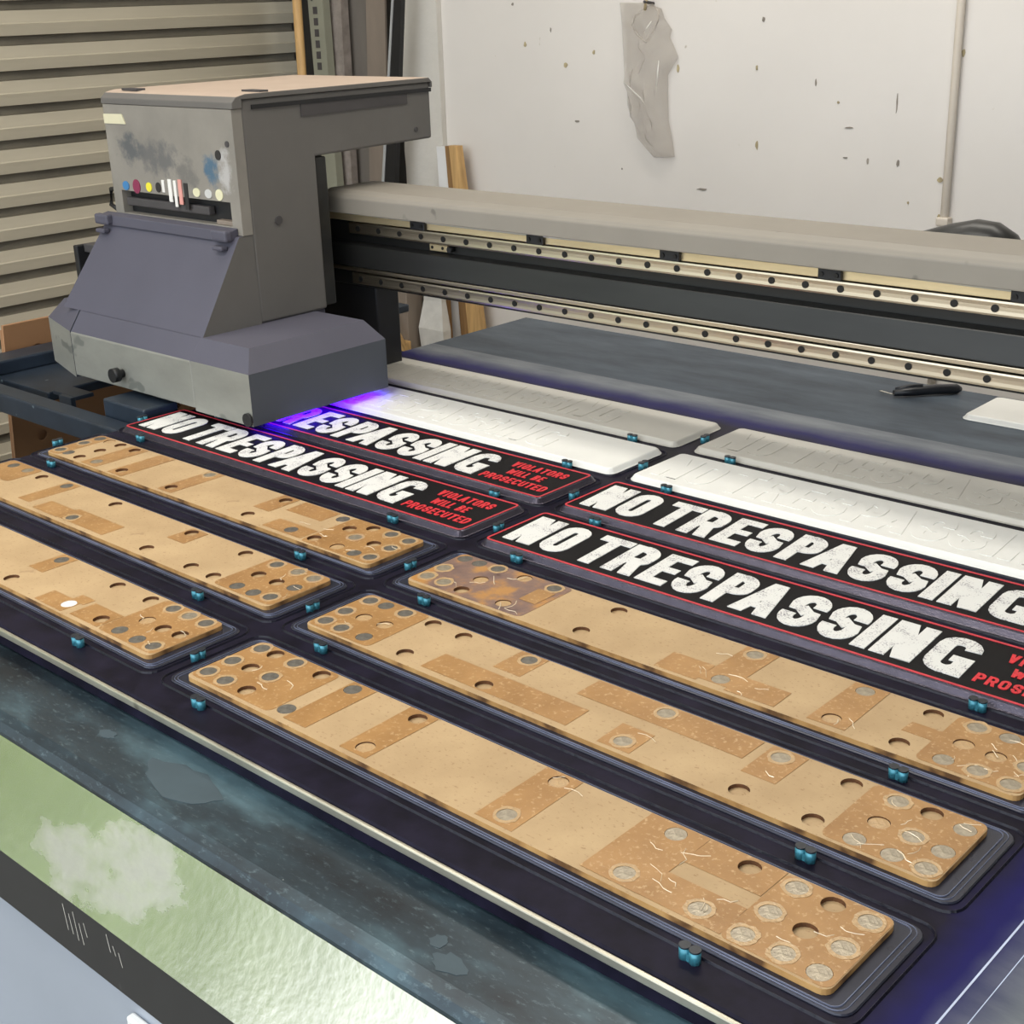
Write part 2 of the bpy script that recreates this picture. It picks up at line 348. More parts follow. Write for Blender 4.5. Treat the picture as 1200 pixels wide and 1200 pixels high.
# ================================================================== THE ROOM
FL = -Z0
CE = 1.75
b = B(); b.box(-2.6, 3.4, -1.35, 2.4, FL-0.1, FL); b.obj('floor', 'concrete', kind='structure')
b = B(); b.box(-2.6, 3.4, -1.35, 2.4, CE, CE+0.1); b.obj('ceiling', 'ceiling', kind='structure')
b = B(); b.box(2.9, 3.0, -1.35, 2.1, FL, CE); b.obj('wall_right', 'dark_wall', kind='structure')
# back wall (white board wall) with its ragged left end and the dark masonry behind the stored boards
wb = B().box(-1.475, 2.9, 1.80, 1.90, FL, CE).obj('wall_back', 'wall', kind='structure')
random.seed(3)
tb = B()
pts = []
zz = FL
while zz < CE: pts.append((-1.612+random.uniform(-0.006, 0.006), zz)); zz += random.uniform(0.015, 0.05)
pts.append((-1.61, CE)); pts += [(-1.4755, CE), (-1.4755, FL)]
tb.prism(pts, 'y', 1.785, 1.90).obj('trim_1', 'wall_rough', kind='structure')
B().box(-2.3, -1.6, 1.96, 2.06, FL, CE).obj('wall_recess', 'dark_wall', kind='structure')
B().box(-2.12, -2.04, 1.80, 1.96, FL, CE).obj('wall_left', 'dark_wall', kind='structure')
# chips and scuffs in the paint of the back wall
def wall_mark(x, z, rx, rz, mat):
    t = B(); k = 9
    P = [(x+rx*math.cos(2*math.pi*i/k)*random.uniform(0.6, 1.2), z+rz*math.sin(2*math.pi*i/k)*random.uniform(0.6, 1.2)) for i in range(k)]
    P = [(x+(a_-x)*0.62, z+(c_-z)*0.62) for a_, c_ in P]; t.prism(P, 'y', 1.7985, 1.803); return t.obj('paint_chip', mat, parent=wb)
for (x, z, rx, rz, mm) in [(-1.216,0.415,.006,.010,'chip'),(-1.02,.398,.006,.008,'chip'),(-1.10,.372,.010,.008,'chip'),(-1.14,.445,.003,.008,'scuff'),(-1.25,.50,.005,.007,'scuff'),
    (-.80,.368,.006,.014,'chip'),(-.60,.46,.006,.008,'scuff'),(-.612,.37,.005,.009,'chip'),(-.606,.224,.006,.013,'chip'),(-.48,.345,.003,.012,'scuff'),(-.405,.265,.014,.003,'scuff'),
    (-.362,.205,.004,.010,'scuff'),(-.30,.205,.005,.010,'scuff'),(-.43,.31,.004,.005,'chip'),(-.735,.13,.022,.004,'scuff'),(-.31,.31,.002,.03,'scuff'),(-.215,.18,.009,.008,'chip'),
    (-.212,.115,.005,.007,'chip'),(-.19,.40,.006,.012,'chip'),(.02,.24,.016,.030,'chip'),(-.03,.235,.006,.010,'scuff'),(-.275,.135,.003,.005,'chip'),(-1.07,.255,.012,.004,'scuff'),(-.55,.50,.004,.004,'scuff'),(-.945,.16,.003,.004,'scuff'),(-.345,.5,.004,.006,'scuff'),(-.41,.21,.010,.0025,'scuff')]:
    wall_mark(x, z, rx, rz, mm)
# roller shutter in the left wall
sh = thing('door_1', (-2.0, 0.2, FL), kind='structure')
pitch = 0.0719
def slat_mesh():
    t = B(); y0, y1 = -1.25, 1.795
    prof = [(0.0, 0.0), (-0.016, 0.002), (-0.016, 0.018), (0.0, 0.0205), (0.003, 0.036), (0.005, 0.0445), (0.002, 0.047), (0.0, 0.0719)]
    mis = [1, 1, 1, 0, 0, 0, 0]
    for (p, q, mi) in zip(prof, prof[1:], mis):
        t.face([(p[0], y0, p[1]), (p[0], y1, p[1]), (q[0], y1, q[1]), (q[0], y0, q[1])], mi)
    for p, q in zip(prof, prof[1:]): pass
    t.face([(-0.02, y0, 0), (-0.02, y0, 0.0719), (-0.02, y1, 0.0719), (-0.02, y1, 0)], 1)
    return t.mesh('slat', ['slat', 'slat_joint'], recalc=False)
sm = slat_mesh()
zb = 0.521-8*pitch   # joints line up with the photograph
k0 = int(math.ceil((FL-zb)/pitch))
kk = k0
while zb+(kk+1)*pitch < CE:
    inst('slat', sm, sh, (0, -0.2, zb+kk*pitch-FL)); kk += 1
# conduit on the wall
cd = thing('conduit_pipe', (-0.197, 1.79, FL), 'cream vertical conduit pipe running down the white wall', 'pipe')
t = B(); t.cyl((-0.197, 1.790, FL), (-0.197, 1.790, CE), 0.0072, 12); t.obj('pipe', 'conduit', cd)
for z in (0.10, 0.9, -0.5):
    t = B(); t.box(-0.209, -0.185, 1.779, 1.80, z, z+0.016, 0.003); t.obj('pipe_clip', 'conduit', cd)

# ceiling fittings (their light is set at the top)
for k, (fx, fy) in enumerate(FIX):
    f = thing('ceiling_light', (fx, fy, CE-0.10), ['white twin tube ceiling light above the front of the printing bed', 'white twin tube ceiling light above the moving beam', 'white twin tube ceiling light beside the roller shutter'][k], 'ceiling light', 'tube lights under the ceiling')
    B().box(fx-0.64, fx+0.64, fy-0.12, fy+0.12, CE-0.06, CE, 0.008).obj('housing', 'white_metal', f)
    for s in (-0.06, 0.06): B().cyl((fx-0.6, fy+s, CE-0.08), (fx+0.6, fy+s, CE-0.08), 0.013, 10).obj('tube', 'tube', f)

# ================================================================== PRINTER TABLE
BZ = -0.0058
tbl = thing('printer_table', (0.2, 0.4, FL), 'large flatbed printer table with black ink coated bed and teal front ledge', 'printer')
XR = 1.75
t = B(); t.box(-0.648, XR, -0.083, 1.145, BZ-0.022, BZ, 0.0015, 1); bed = t.obj('bed', 'bed', tbl)
# shift object coords: bed mesh is relative to the table origin, so its material works in table coordinates through this mapping
for nd in M['bed'].node_tree.nodes:
    if nd.bl_idname == 'ShaderNodeMapping': nd.vector_type = 'POINT'; sc = nd.inputs['Scale'].default_value; nd.inputs['Location'].default_value = (0.2*sc[0], 0.4*sc[1], 0)
t = B(); t.box(-0.648, XR, -0.0868, -0.0832, BZ-0.0085, BZ-0.0015, 0.0012); t.obj('bed_edge', 'lip', tbl)
t = B(); t.box(-0.646, XR, -0.075, 0.10, -0.075, BZ-0.0225); t.obj('bed_frame', 'black', tbl)
# teal ledge
t = B(); LP = [(0.02, -0.040), (0.02, -0.030), (-0.06, -0.0290), (-0.145, -0.0290), (-0.153, -0.032), (-0.158, -0.037), (-0.158, -0.046), (-0.15, -0.05)]
t.prism(LP, 'x', -1.6, XR); t.obj('front_ledge', 'ledge', tbl)
random.seed(11)
for (cx, cy, rx, ry) in [(0.122, -0.116, 0.044, 0.019), (0.424, -0.133, 0.013, 0.009), (0.404, -0.122, 0.007, 0.006), (0.014, -0.111, 0.010, 0.006)]:
    P = [(cx+rx*math.cos(a*math.pi/9)*random.uniform(0.75, 1.15), cy+ry*math.sin(a*math.pi/9)*random.uniform(0.75, 1.15)) for a in range(18)]
    zt = -0.0289
    B().prism(P, 'z', zt-0.003, zt+0.0002).obj('paint_patch', 'ledge_patch', tbl)
# galvanised sheet, black band, white panel
SH = [(-0.1585, -0.040), (-0.2020, -0.103), (-0.1980, -0.105), (-0.1545, -0.042)]
t = B(); t.prism(SH, 'x', -1.6, XR); t.obj('galvanised_sheet', 'galv', tbl)
t = B(); t.box(-1.6, XR, -0.2010, -0.15, -0.158, -0.1038, 0.001); t.obj('black_band', 'band', tbl)
t = B(); t.box(-1.6, XR, -0.1965, -0.15, FL+0.08, -0.1585, 0.002); t.obj('front_panel', 'panel', tbl)
t = B(); t.box(0.150, 0.185, -0.204, -0.1966, -0.186, -0.174, 0.002); lt = t.obj('latch', 'white_metal', tbl)
B().cyl((0.158, -0.2043, -0.180), (0.158, -0.2065, -0.180), 0.0028, 10).obj('latch_screw', 'bolt', lt)
random.seed(21)
for (x0, n_) in ((0.075, 5), (0.135, 3)):
    for i in range(n_):
        x = x0+i*0.007; za = -0.110-0.012*random.random(); zc = za-random.uniform(0.006, 0.030)
        t = B(); t.face([(x, -0.2012, za), (x+0.0009, -0.2012, za), (x+0.0035, -0.2012, zc), (x+0.0026, -0.2012, zc)]); t.obj('scratch', 'plate_grey', tbl, recalc=False)
# cabinet under the bed
t = B(); t.box(-0.60, XR, -0.10, 1.05, FL+0.08, -0.06, 0.004); t.obj('cabinet', 'panel', tbl)
for x in (-0.55, 0.6, 1.65):
    for y in (-0.05, 1.0): B().cyl((x, y, FL), (x, y, FL+0.08), 0.03, 14).obj('foot', 'black', tbl)
# left side frame of the table
t = B(); t.box(-1.15, -0.645, 0.340, 0.372, -0.045, -0.014, 0.003); t.obj('cross_bar', 'navy', tbl)
t = B(); t.box(-1.22, -1.00, 0.425, 1.2, -0.050, -0.035, 0.003); t.obj('side_channel', 'navy', tbl)
t = B(); t.box(-1.22, -1.16, 0.33, 1.2, -0.035, -0.012, 0.003); t.obj('side_rail', 'navy', tbl)
t = B(); t.box(-1.21, -1.17, 0.36, 0.40, FL, -0.035, 0.003); t.obj('side_post', 'navy', tbl)
t = B(); t.box(-0.96, -0.925, 0.42, 0.428, -0.060, -0.030, 0.001); t.box(-0.99, -0.925, 0.428, 0.46, -0.036, -0.030, 0.001); t.obj('bracket', 'navy', tbl)
t = B(); t.box(-0.757, -0.655, 0.375, 0.43, -0.07, 0.009, 0.003); t.obj('end_block', 'navy', tbl)
for y in (1.1,): B().box(-1.21, -1.17, y, y+0.04, FL, -0.035, 0.003).obj('side_post', 'navy', tbl)
# scribed lines on the right of the bed
for x, ww in ((0.680, 0.0012), (0.693, 0.0005)):
    B().box(x, x+ww, -0.08, 0.80, BZ-0.0002, BZ+0.0002).obj('scribed_line', 'bed_line', tbl)

# ------------------------------------------------------------------ slots and pegs
ROW = [0.0, 0.1273, 0.2519, 0.3796, 0.5030, 0.6295, 0.7557]
XC = [-0.3271, 0.3271]
SL, SW = 0.6208, 0.0957
def ring_mesh(name, hx, hy, wd, z0, z1, r, mat, bev):
    t = B()
    o0 = rrect(-hx-wd, hx+wd, -hy-wd, hy+wd, r+wd, z0); o1 = rrect(-hx-wd+bev, hx+wd-bev, -hy-wd+bev, hy+wd-bev, r+wd-bev, z1)
    i1 = rrect(-hx-bev, hx+bev, -hy-bev, hy+bev, r+bev, z1); i0 = rrect(-hx, hx, -hy, hy, r, z0)
    t.loft([o0, o1, i1, i0], False, False); return t.mesh(name, mat)
t = B(); t.loft([rrect(-0.3165, 0.3165, -0.0490, 0.0490, 0.011, BZ-0.0005), rrect(-0.3165, 0.3165, -0.0490, 0.0490, 0.011, BZ+0.0008), rrect(-0.3157, 0.3157, -0.0482, 0.0482, 0.010, BZ+0.0016)]); pad = t.mesh('slot_pad', 'rim_in')
line1 = ring_mesh('slot_glint', 0.3085, 0.0446, 0.0007, BZ+0.0015, BZ+0.0024, 0.006, 'rim_glint', 0.0002)  # thin pale rings drawn in place of glints on the rim edges
line2 = ring_mesh('slot_glint', 0.3120, 0.0466, 0.0006, BZ+0.0015, BZ+0.0022, 0.008, 'rim_glint', 0.0002)
rim2 = ring_mesh('slot_ridge', 0.3205, 0.0545, 0.0020, BZ, BZ+0.0016, 0.012, 'rim', 0.0009)
pz = B()
for sx in (-0.0036, 0.0036):
    pz.cyl((sx, 0, BZ), (sx, 0, 0.0022), 0.0036, 12); pz.cyl((sx, 0, 0.0022), (sx, 0, 0.0034), 0.0037, 12, mi=1)
pz.box(-0.0032, 0.0032, -0.0024, 0.0024, BZ, -0.0008)
pegm = pz.mesh('locating_peg', ['peg', 'peg_top'])
tb0 = base_of(tbl)
def tloc(x, y, z=0): return (x-tb0.x, y-tb0.y, z-tb0.z)
for c in range(2):
    for r in range(7):
        
        if r < 3:
            inst('slot_pad', pad, tbl, tloc(XC[c], ROW[r])); inst('slot_glint', line1, tbl, tloc(XC[c], ROW[r])); inst('slot_glint', line2, tbl, tloc(XC[c], ROW[r]))
        if r < 6: inst('slot_ridge', rim2, tbl, tloc(XC[c], ROW[r]))
        dxr = 0.222 if r < 4 else 0.256
        for (px, py, rz) in ((-0.254, -0.0605, 0), (dxr, -0.0605, 0), (-0.3245, -0.010, math.pi/2)):
            inst('locating_peg', pegm, tbl, tloc(XC[c]+px, ROW[r]+py), rz)

# ================================================================== MDF BASE PLANKS
HR = 0.0077
PL, PW = 0.600, 0.0812
U = {  # magnets and open holes in plank coordinates (u from the left end, v from the front edge)
 'R1': dict(m=[(.0105,.041,0),(.0115,.071,0),(.0105,.016,0),(.035,.015,0),(.056,.0715,0),(.059,.0425,0),(.129,.0705,0),(.112,.0165,0),(.204,.0165,1),(.346,.0165,2),(.346,.0705,1),(.447,.0705,2),(.447,.0155,2),(.538,.0705,2),(.504,.0155,2),(.538,.040,2),(.537,.012,2),(.588,.0695,2),(.588,.0385,2),(.564,.0125,2),(.588,.0115,2)],
   h=[(.0295,.0715),(.0325,.0425),(.062,.0160),(.0895,.0715),(.204,.0705),(.504,.0705),(.563,.0705),(.563,.0385)],
   t=[(0.0005,.104,.004,.0805),(.122,.146,.006,.0805),(.187,.217,.005,.0805),(.327,.361,.004,.0805),(.420,.468,.004,.0805),(.468,.526,.049,.0805),(.468,.526,.004,.034),(.526,.5995,.002,.0805)]),
 'R2': dict(m=[(.0115,.0695,0),(.031,.071,0),(.0105,.040,0),(.0335,.0415,1),(.057,.0705,0),(.0115,.0155,0),(.0345,.014,0),(.060,.0425,1),(.0635,.0145,0),(.206,.0705,0),(.347,.0695,2),(.347,.0155,2),(.449,.0685,2),(.540,.0695,2),(.542,.039,1),(.539,.012,2),(.567,.038,2),(.589,.0665,2),(.589,.035,2),(.566,.0115,2),(.589,.0115,2)],
   h=[(.092,.071),(.131,.0695),(.114,.0155),(.206,.0155),(.449,.0145),(.505,.0695),(.507,.0145),(.564,.0705)],
   t=[(.0005,.080,.003,.0805),(.142,.299,.0085,.036),(.190,.219,.044,.0805),(.273,.428,.051,.0795),(.331,.361,.004,.037),(.436,.465,.036,.0795),(.518,.5995,.003,.0805)]),
 'R3': dict(m=[(.0105,.0715,0),(.030,.0715,0),(.0105,.042,2),(.054,.0725,0),(.0115,.0185,2),(.0345,.018,2),(.058,.044,1),(.089,.0715,1),(.127,.0705,0),(.111,.0175,1),(.346,.0705,2),(.348,.017,2),(.447,.0705,2),(.448,.017,1),(.538,.0715,2),(.563,.0715,2),(.541,.043,1),(.539,.014,2),(.564,.015,2),(.589,.0125,2),(.566,.041,1),(.589,.041,2)],
   h=[(.060,.0155),(.203,.0175),(.204,.0695),(.504,.0705),(.504,.0160)],
   t=[(.0005,.1425,.004,.0805,'tape_stain'),(.116,.136,.033,.061),(.291,.332,.004,.034),(.332,.363,.020,.0805),(.360,.404,.004,.032),(.433,.464,.006,.0805),(.497,.521,.034,.050),(.521,.5995,.004,.0805)]),
 'L3': dict(m=[(.0105,.048,0),(.032,.0715,1),(.029,.0145,0),(.091,.016,2),(.247,.0705,2),(.0115,.0705,0),(.0105,.0145,0),(.464,.016,0),(.484,.0705,0),(.535,.043,2),(.539,.0145,1),(.566,.0135,0),(.587,.016,0),(.586,.045,0),(.559,.0715,0),(.587,.0695,0)],
   h=[(.057,.0715),(.055,.043),(.091,.0700),(.056,.0135),(.146,.016),(.246,.017),(.389,.0695),(.389,.017),(.502,.0155),(.531,.0715),(.563,.043),(.511,.056)],
   t=[(.0005,.024,.002,.0805),(.075,.108,.003,.079),(.134,.164,.003,.0795),(.236,.262,.005,.0805),(.374,.401,.036,.0805),(.412,.470,.051,.0795),(.428,.490,.006,.030),(.494,.5995,.003,.0805)]),
 'L2': dict(m=[(.021,.069,0),(.053,.070,2),(.0105,.0415,0),(.143,.0685,0),(.243,.0155,0),(.539,.0135,0),(.528,.0705,0),(.559,.0715,2),(.584,.0705,2),(.586,.045,0),(.585,.017,0),(.564,.0135,0)],
   h=[(.089,.0675),(.244,.0690),(.387,.0695),(.385,.0155),(.462,.0155),(.500,.0145),(.479,.0695),(.533,.044),(.562,.043)],
   t=[(.0005,.070,.040,.0805),(.133,.158,.012,.078),(.176,.226,.006,.030),(.226,.315,.008,.035),(.377,.405,.046,.076),(.5125,.5995,.004,.0805)]),
 'L1': dict(m=[(.344,.0700,0),(.447,.0165,3),(.535,.0145,0),(.564,.0135,0),(.587,.0145,0),(.535,.0715,0),(.560,.0715,2),(.585,.0715,0),(.537,.042,1)],
   h=[(.345,.0145),(.446,.0695),(.500,.0705),(.501,.017),(.563,.041),(.586,.043),(.204,.07),(.205,.016)],
   t=[(.332,.357,.041,.0805),(.408,.455,.003,.022),(.440,.460,.024,.036),(.466,.513,.005,.033),(.514,.5995,.004,.0805)]),
}
LAB = {'R1': 'tan fibreboard plank nearest the teal front ledge, right of the centre gap',
 'R2': 'tan fibreboard plank with a long tape rectangle, middle of three right of the gap',
 'R3': 'tan fibreboard plank with a violet brown ink stain at its left end',
 'L3': 'tan fibreboard plank beside the black sign, left of the centre gap',
 'L2': 'tan fibreboard plank, middle of the three left of the centre gap',
 'L1': 'tan fibreboard plank nearest the front ledge, left of the centre gap'}
disc = B(); disc.cyl((0,0,-0.0012), (0,0,0), 0.0074, 18); disc_n = disc.mesh('magnet', 'magnet')
disc = B(); disc.cyl((0,0,-0.0012), (0,0,0), 0.0074, 18); disc_d = disc.mesh('magnet', 'magnet_dark')
disc = B(); disc.cyl((0,0,-0.0012), (0,0,0), 0.0074, 18); disc_w = disc.mesh('magnet', 'white_metal')
disc = B(); disc.cyl((0,0,-0.0012), (0,0,0), 0.0074, 18); disc_t = disc.mesh('covered_hole', 'bubble')
random.seed(17)
bubs = []
for i in range(4):
    t = B(); k = 20; P = [(math.cos(2*math.pi*j/k)*0.0098*random.uniform(0.92, 1.1), math.sin(2*math.pi*j/k)*0.0098*random.uniform(0.92, 1.1)) for j in range(k)]
    t.merge(flat_with_holes([P, circle(0, 0, 0.0073)], 0, 0.0005)); bubs.append(t.mesh('tape_bubble', 'bubble'))
for key, d in U.items():
    c = 0 if key[0] == 'L' else 1; r = int(key[1])-1
    pk = thing('fibreboard_plank', (XC[c], ROW[r], BZ+0.0017), LAB[key], 'plank', 'tan fibreboard planks on the printing bed')
    x0, y0 = XC[c]-PL/2, ROW[r]-PW/2
    holes = [(u, v_) for (u, v_, q) in d['m']]+list(d['h'])
    outer = [(p[0], p[1]) for p in rrect(0, PL, 0, PW, 0.007, 0, 4)]
    tm = flat_with_holes([outer]+[circle(u, v_, HR) for u, v_ in holes], -0.0030, 0.0)
    tm.normal_update()
    for f in tm.faces:
        if abs(f.normal.z) > 0.5: f.material_index = 0
        else:
            cc = f.calc_center_median()
            f.material_index = 2 if any((cc.x-u)**2+(cc.y-v_)**2 < (HR*1.05)**2 for u, v_ in holes) else 1
    bb = B(); mp = {}
    for q in tm.verts: mp[q] = bb.bm.verts.new((q.co.x+x0, q.co.y+y0, q.co.z))
    for f in tm.faces: bb.bm.faces.new([mp[q] for q in f.verts]).material_index = f.material_index
    tm.free(); bb.obj('board', ['mdf', 'mdf_edge', 'burnt'], pk, recalc=False)
    t = B(); t.loft([rrect(x0, x0+PL, y0, y0+PW, 0.007, BZ+0.0017, 4), rrect(x0, x0+PL, y0, y0+PW, 0.007, -0.0030, 4)], mis=[1, 0]); t.obj('backing_board', ['mdf', 'mdf_edge'], pk)
    for tp in d['t']:
        u0, u1, v0, v1 = tp[:4]; mm = tp[4] if len(tp) > 4 else 'tape'
        for u, v_ in holes:
            if u0-.004 < u < u1+.004 and v0-.004 < v_ < v1+.004:
                u0, u1 = min(u0, max(.0005, u-HR*1.1)), max(u1, min(.5995, u+HR*1.1)); v0, v1 = min(v0, max(.0012, v_-HR*1.1)), max(v1, min(.0806, v_+HR*1.1))
        hs = [circle(u, v_, HR) for u, v_ in holes if u-HR*1.02 > u0 and u+HR*1.02 < u1 and v_-HR*1.02 > v0 and v_+HR*1.02 < v1]
        j = lambda: random.uniform(-0.0008, 0.0008)
        if u0 < 0.001 or u1 > 0.599: ol = [(p[0], p[1]) for p in rrect(u0, u1, v0, v1, 0.006, 0, 4)]
        else: ol = [(u0+j(), v0), (u1+j(), v0+j()), (u1+j(), v1), (u0+j(), v1)]
        zz = 0.0001+random.uniform(0, 0.00015)+(0.0003 if mm == 'tape' and key == 'R3' and u0 < 0.2 else 0)
        t = B(); t.merge(flat_with_holes([ol]+hs, zz-0.0001, zz+0.0002), 0, Matrix.Translation((x0, y0, 0))); t.obj('tape_patch', mm, pk)
    bo = base_of(pk)
    for (u, v_, q) in d['m']:
        me = {0: disc_d, 1: disc_t, 2: disc_n, 3: disc_w}[q]
        inst('magnet' if q != 1 else 'covered_hole', me, pk, (x0+u-bo.x, y0+v_-bo.y, 0.0002-bo.z-(0.0010 if q == 1 else 0)))
        if random.random() < 0.6 and q != 1 and any(tp[0]+.008 < u < tp[1]-.008 for tp in d['t']): inst('tape_bubble', random.choice(bubs), pk, (x0+u-bo.x, y0+v_-bo.y, 0.0002-bo.z), random.uniform(0, 6))

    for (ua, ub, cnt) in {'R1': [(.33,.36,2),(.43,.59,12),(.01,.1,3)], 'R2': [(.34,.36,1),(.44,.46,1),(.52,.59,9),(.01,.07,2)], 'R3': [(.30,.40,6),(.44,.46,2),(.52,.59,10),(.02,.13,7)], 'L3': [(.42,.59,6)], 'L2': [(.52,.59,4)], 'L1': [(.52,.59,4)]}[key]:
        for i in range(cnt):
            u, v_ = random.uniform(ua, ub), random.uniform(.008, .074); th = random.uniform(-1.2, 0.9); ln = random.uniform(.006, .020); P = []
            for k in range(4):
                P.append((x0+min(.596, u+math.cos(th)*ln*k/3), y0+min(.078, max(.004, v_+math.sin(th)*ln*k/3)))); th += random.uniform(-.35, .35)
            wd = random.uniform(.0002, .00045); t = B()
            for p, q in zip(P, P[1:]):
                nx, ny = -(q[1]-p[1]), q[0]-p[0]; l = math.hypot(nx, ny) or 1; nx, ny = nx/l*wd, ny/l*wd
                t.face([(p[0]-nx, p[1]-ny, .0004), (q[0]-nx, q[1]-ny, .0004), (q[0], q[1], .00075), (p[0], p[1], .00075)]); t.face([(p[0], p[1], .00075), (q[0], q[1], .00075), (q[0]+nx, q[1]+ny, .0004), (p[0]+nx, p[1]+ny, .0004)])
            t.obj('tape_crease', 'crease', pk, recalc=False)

# ================================================================== LETTERING
T = 0.203
def q4(a, b_, tx): return [(a[0], a[1]), (a[0]+tx, a[1]), (b_[0]+tx, b_[1]), (b_[0], b_[1])]
def rc(x0, x1, y0, y1): return [(x0, y0), (x1, y0), (x1, y1), (x0, y1)]
def bandp(path, t, closed=False):
    out = []; inn = []; N = len(path)
    for i, p in enumerate(path):
        a = path[(i-1) % N] if (closed or i > 0) else p; c = path[(i+1) % N] if (closed or i < N-1) else p
        dx, dy = c[0]-a[0], c[1]-a[1]; l = math.hypot(dx, dy) or 1; nx, ny = -dy/l*t/2, dx/l*t/2
        out.append((p[0]+nx, p[1]+ny)); inn.append((p[0]-nx, p[1]-ny))
    return out, inn
def arc(cx, cy, rx, ry, a0, a1, k=7): return [(cx+rx*math.cos(math.radians(a0+(a1-a0)*i/k)), cy+ry*math.sin(math.radians(a0+(a1-a0)*i/k))) for i in range(k+1)]
def glyph(ch, w):
    t = T; h = t/2; polys = []; bands = []
    if ch == 'N': polys = [rc(0, t, 0, 1), rc(w-t, w, 0, 1), q4((w-t*1.25, 0), (0, 1), t*1.25)]
    elif ch == 'O': bands = [(arc(w/2, 1-w/2, w/2-h, w/2-h, 0, 180)+arc(w/2, w/2, w/2-h, w/2-h, 180, 360), True)]
    elif ch == 'T': polys = [rc(0, w, 1-t*.9, 1), rc(w/2-h, w/2+h, 0, 1-t*.9)]
    elif ch == 'E': polys = [rc(0, t, 0, 1), rc(t, w, 1-t*.85, 1), rc(t, w*.92, .5-t*.38, .5+t*.38), rc(t, w, 0, t*.85)]
    elif ch == 'I': polys = [rc(0, t, 0, 1)]
    elif ch == 'L': polys = [rc(0, t, 0, 1), rc(t, w, 0, t*.9)]
    elif ch == 'V': polys = [q4((w/2-h*1.1, 0), (0, 1), t*1.1), q4((w/2-h*1.1, 0), (w-t*1.1, 1), t*1.1)]
    elif ch == 'W': polys = [q4((w*.27-h, 0), (0, 1), t), q4((w*.27-h, 0), (w/2-h, .8), t), q4((w*.73-h, 0), (w/2-h, .8), t), q4((w*.73-h, 0), (w-t, 1), t)]
    elif ch == 'A': polys = [q4((0, 0), (w/2-h*1.1, 1), t*1.05), q4((w-t*1.05, 0), (w/2-h*1.0, 1), t*1.05), rc(w*.25, w*.75, .2, .2+t*.8)]
    elif ch in 'PR':
        r = 0.28-h*.9; polys = [rc(0, t, 0, 1)]
        bands = [([(t*.9, 1-h*.9), (w-h-r, 1-h*.9)]+arc(w-h-r, 1-h*.9-r, r, r, 90, 0)+arc(w-h-r, 0.44+h*.2+r*.5, r, r*.5+0.0, 0, -90)+[(t*.9, 0.44+h*.2)], False)]
        if ch == 'R': polys.append(q4((w-t*1.05, 0), (w*.40, .46), t*1.05))
    elif ch == 'B':
        polys = [rc(0, t, 0, 1)]
        for y0, y1 in ((h*.9, .5), (.5, 1-h*.9)):
            rr = (y1-y0)/2; bands.append(([(t*.9, y1), (w-h-rr, y1)]+arc(w-h-rr, (y0+y1)/2, rr, rr, 90, -90)+[(t*.9, y0)], False))
    elif ch == 'D':
        r = w*.45; polys = [rc(0, t, 0, 1)]; bands = [([(t*.9, 1-h*.9), (w-h-r, 1-h*.9)]+arc(w-h-r, 1-h*.9-r, r, r, 90, 0)+arc(w-h-r, h*.9+r, r, r, 0, -90)+[(t*.9, h*.9)], False)]
    elif ch == 'U': r = w/2-h; bands = [([(h, 1), (h, .7)]+arc(w/2, w/2, r, r, 180, 360)+[(w-h, .7), (w-h, 1)], False)]
    elif ch == 'C': r = w/2-h; bands = [(arc(w/2, 1-w/2, r, r, -8, 180)+arc(w/2, w/2, r, r, 180, 368), False)]
    elif ch == 'G':
        r = w/2-h; bands = [(arc(w/2, 1-w/2, r, r, -8, 180)+arc(w/2, w/2, r, r, 180, 330), False)]; polys = [rc(w-t, w, 0.0, .50), rc(w*.50, w-t, .50-t*.75, .50)]
    elif ch == 'S':
        r = w/2-h; ry = .27-h*.5; top = 1-h-ry; bot = h+ry
        P = arc(w/2, top, r, ry, -12, 180, 10)+[(h+r*.12, top-ry*.62), (w*.36, .565), (w*.64, .435), (w-h-r*.12, bot+ry*.62)]+arc(w/2, bot, r, ry, 0, -192, 10)
        bands = [(P, False)]
    return polys, bands
def glyph_bm(b, ch, w, H, x, y, z0, z1, slant=-0.07):
    lift = [0.0]
    polys, bands = glyph(ch, w/H)
    f = lambda p: (x+(p[0]+slant*p[1])*H, y+p[1]*H)
    def ext(poly):
        lift[0] += 2.5e-5
        A = [b.bm.verts.new((*f(p), z1+lift[0])) for p in poly]; C = [b.bm.verts.new((*f(p), z0)) for p in poly]
        b.bm.faces.new(A)
        for i in range(len(A)): b.bm.faces.new((A[i], A[i-1], C[i-1], C[i]))
    for p in polys: ext(p)
    for path, closed in bands:
        base_l = lift[0]+2.5e-5; o, i_ = bandp(path, T, closed); N = len(path)
        for k in range(N if closed else N-1):
            k2 = (k+1) % N; lift[0] = base_l; ext([i_[k], i_[k2], o[k2], o[k]])
TITLE = [('N',.0132,.0360),('O',.0545,.0335),('T',.1000,.0385),('R',.1405,.0355),('E',.1815,.0310),('S',.2155,.0355),('P',.2565,.0325),('A',.2860,.0400),('S',.3290,.0360),('S',.3690,.0360),('I',.4073,.0130),('N',.4250,.0370),('G',.4675,.0370)]
HV = 0.0690
CW = dict(V=.60,I=.24,O=.55,L=.45,A=.62,T=.55,R=.56,S=.54,W=.85,B=.55,E=.48,P=.54,C=.52,U=.55,D=.56)
def line_layout(txt, H, x0, x1):
    tot = sum((CW[c] if c != ' ' else .3) for c in txt); gap = 0.13; tot += gap*(len(txt)-1); k = (x1-x0)/tot; x = x0; out = []
    for c in txt:
        wdt = (CW[c] if c != ' ' else .3)*k
        if c != ' ': out.append((c, x, wdt))
        x += wdt+gap*k
    return out
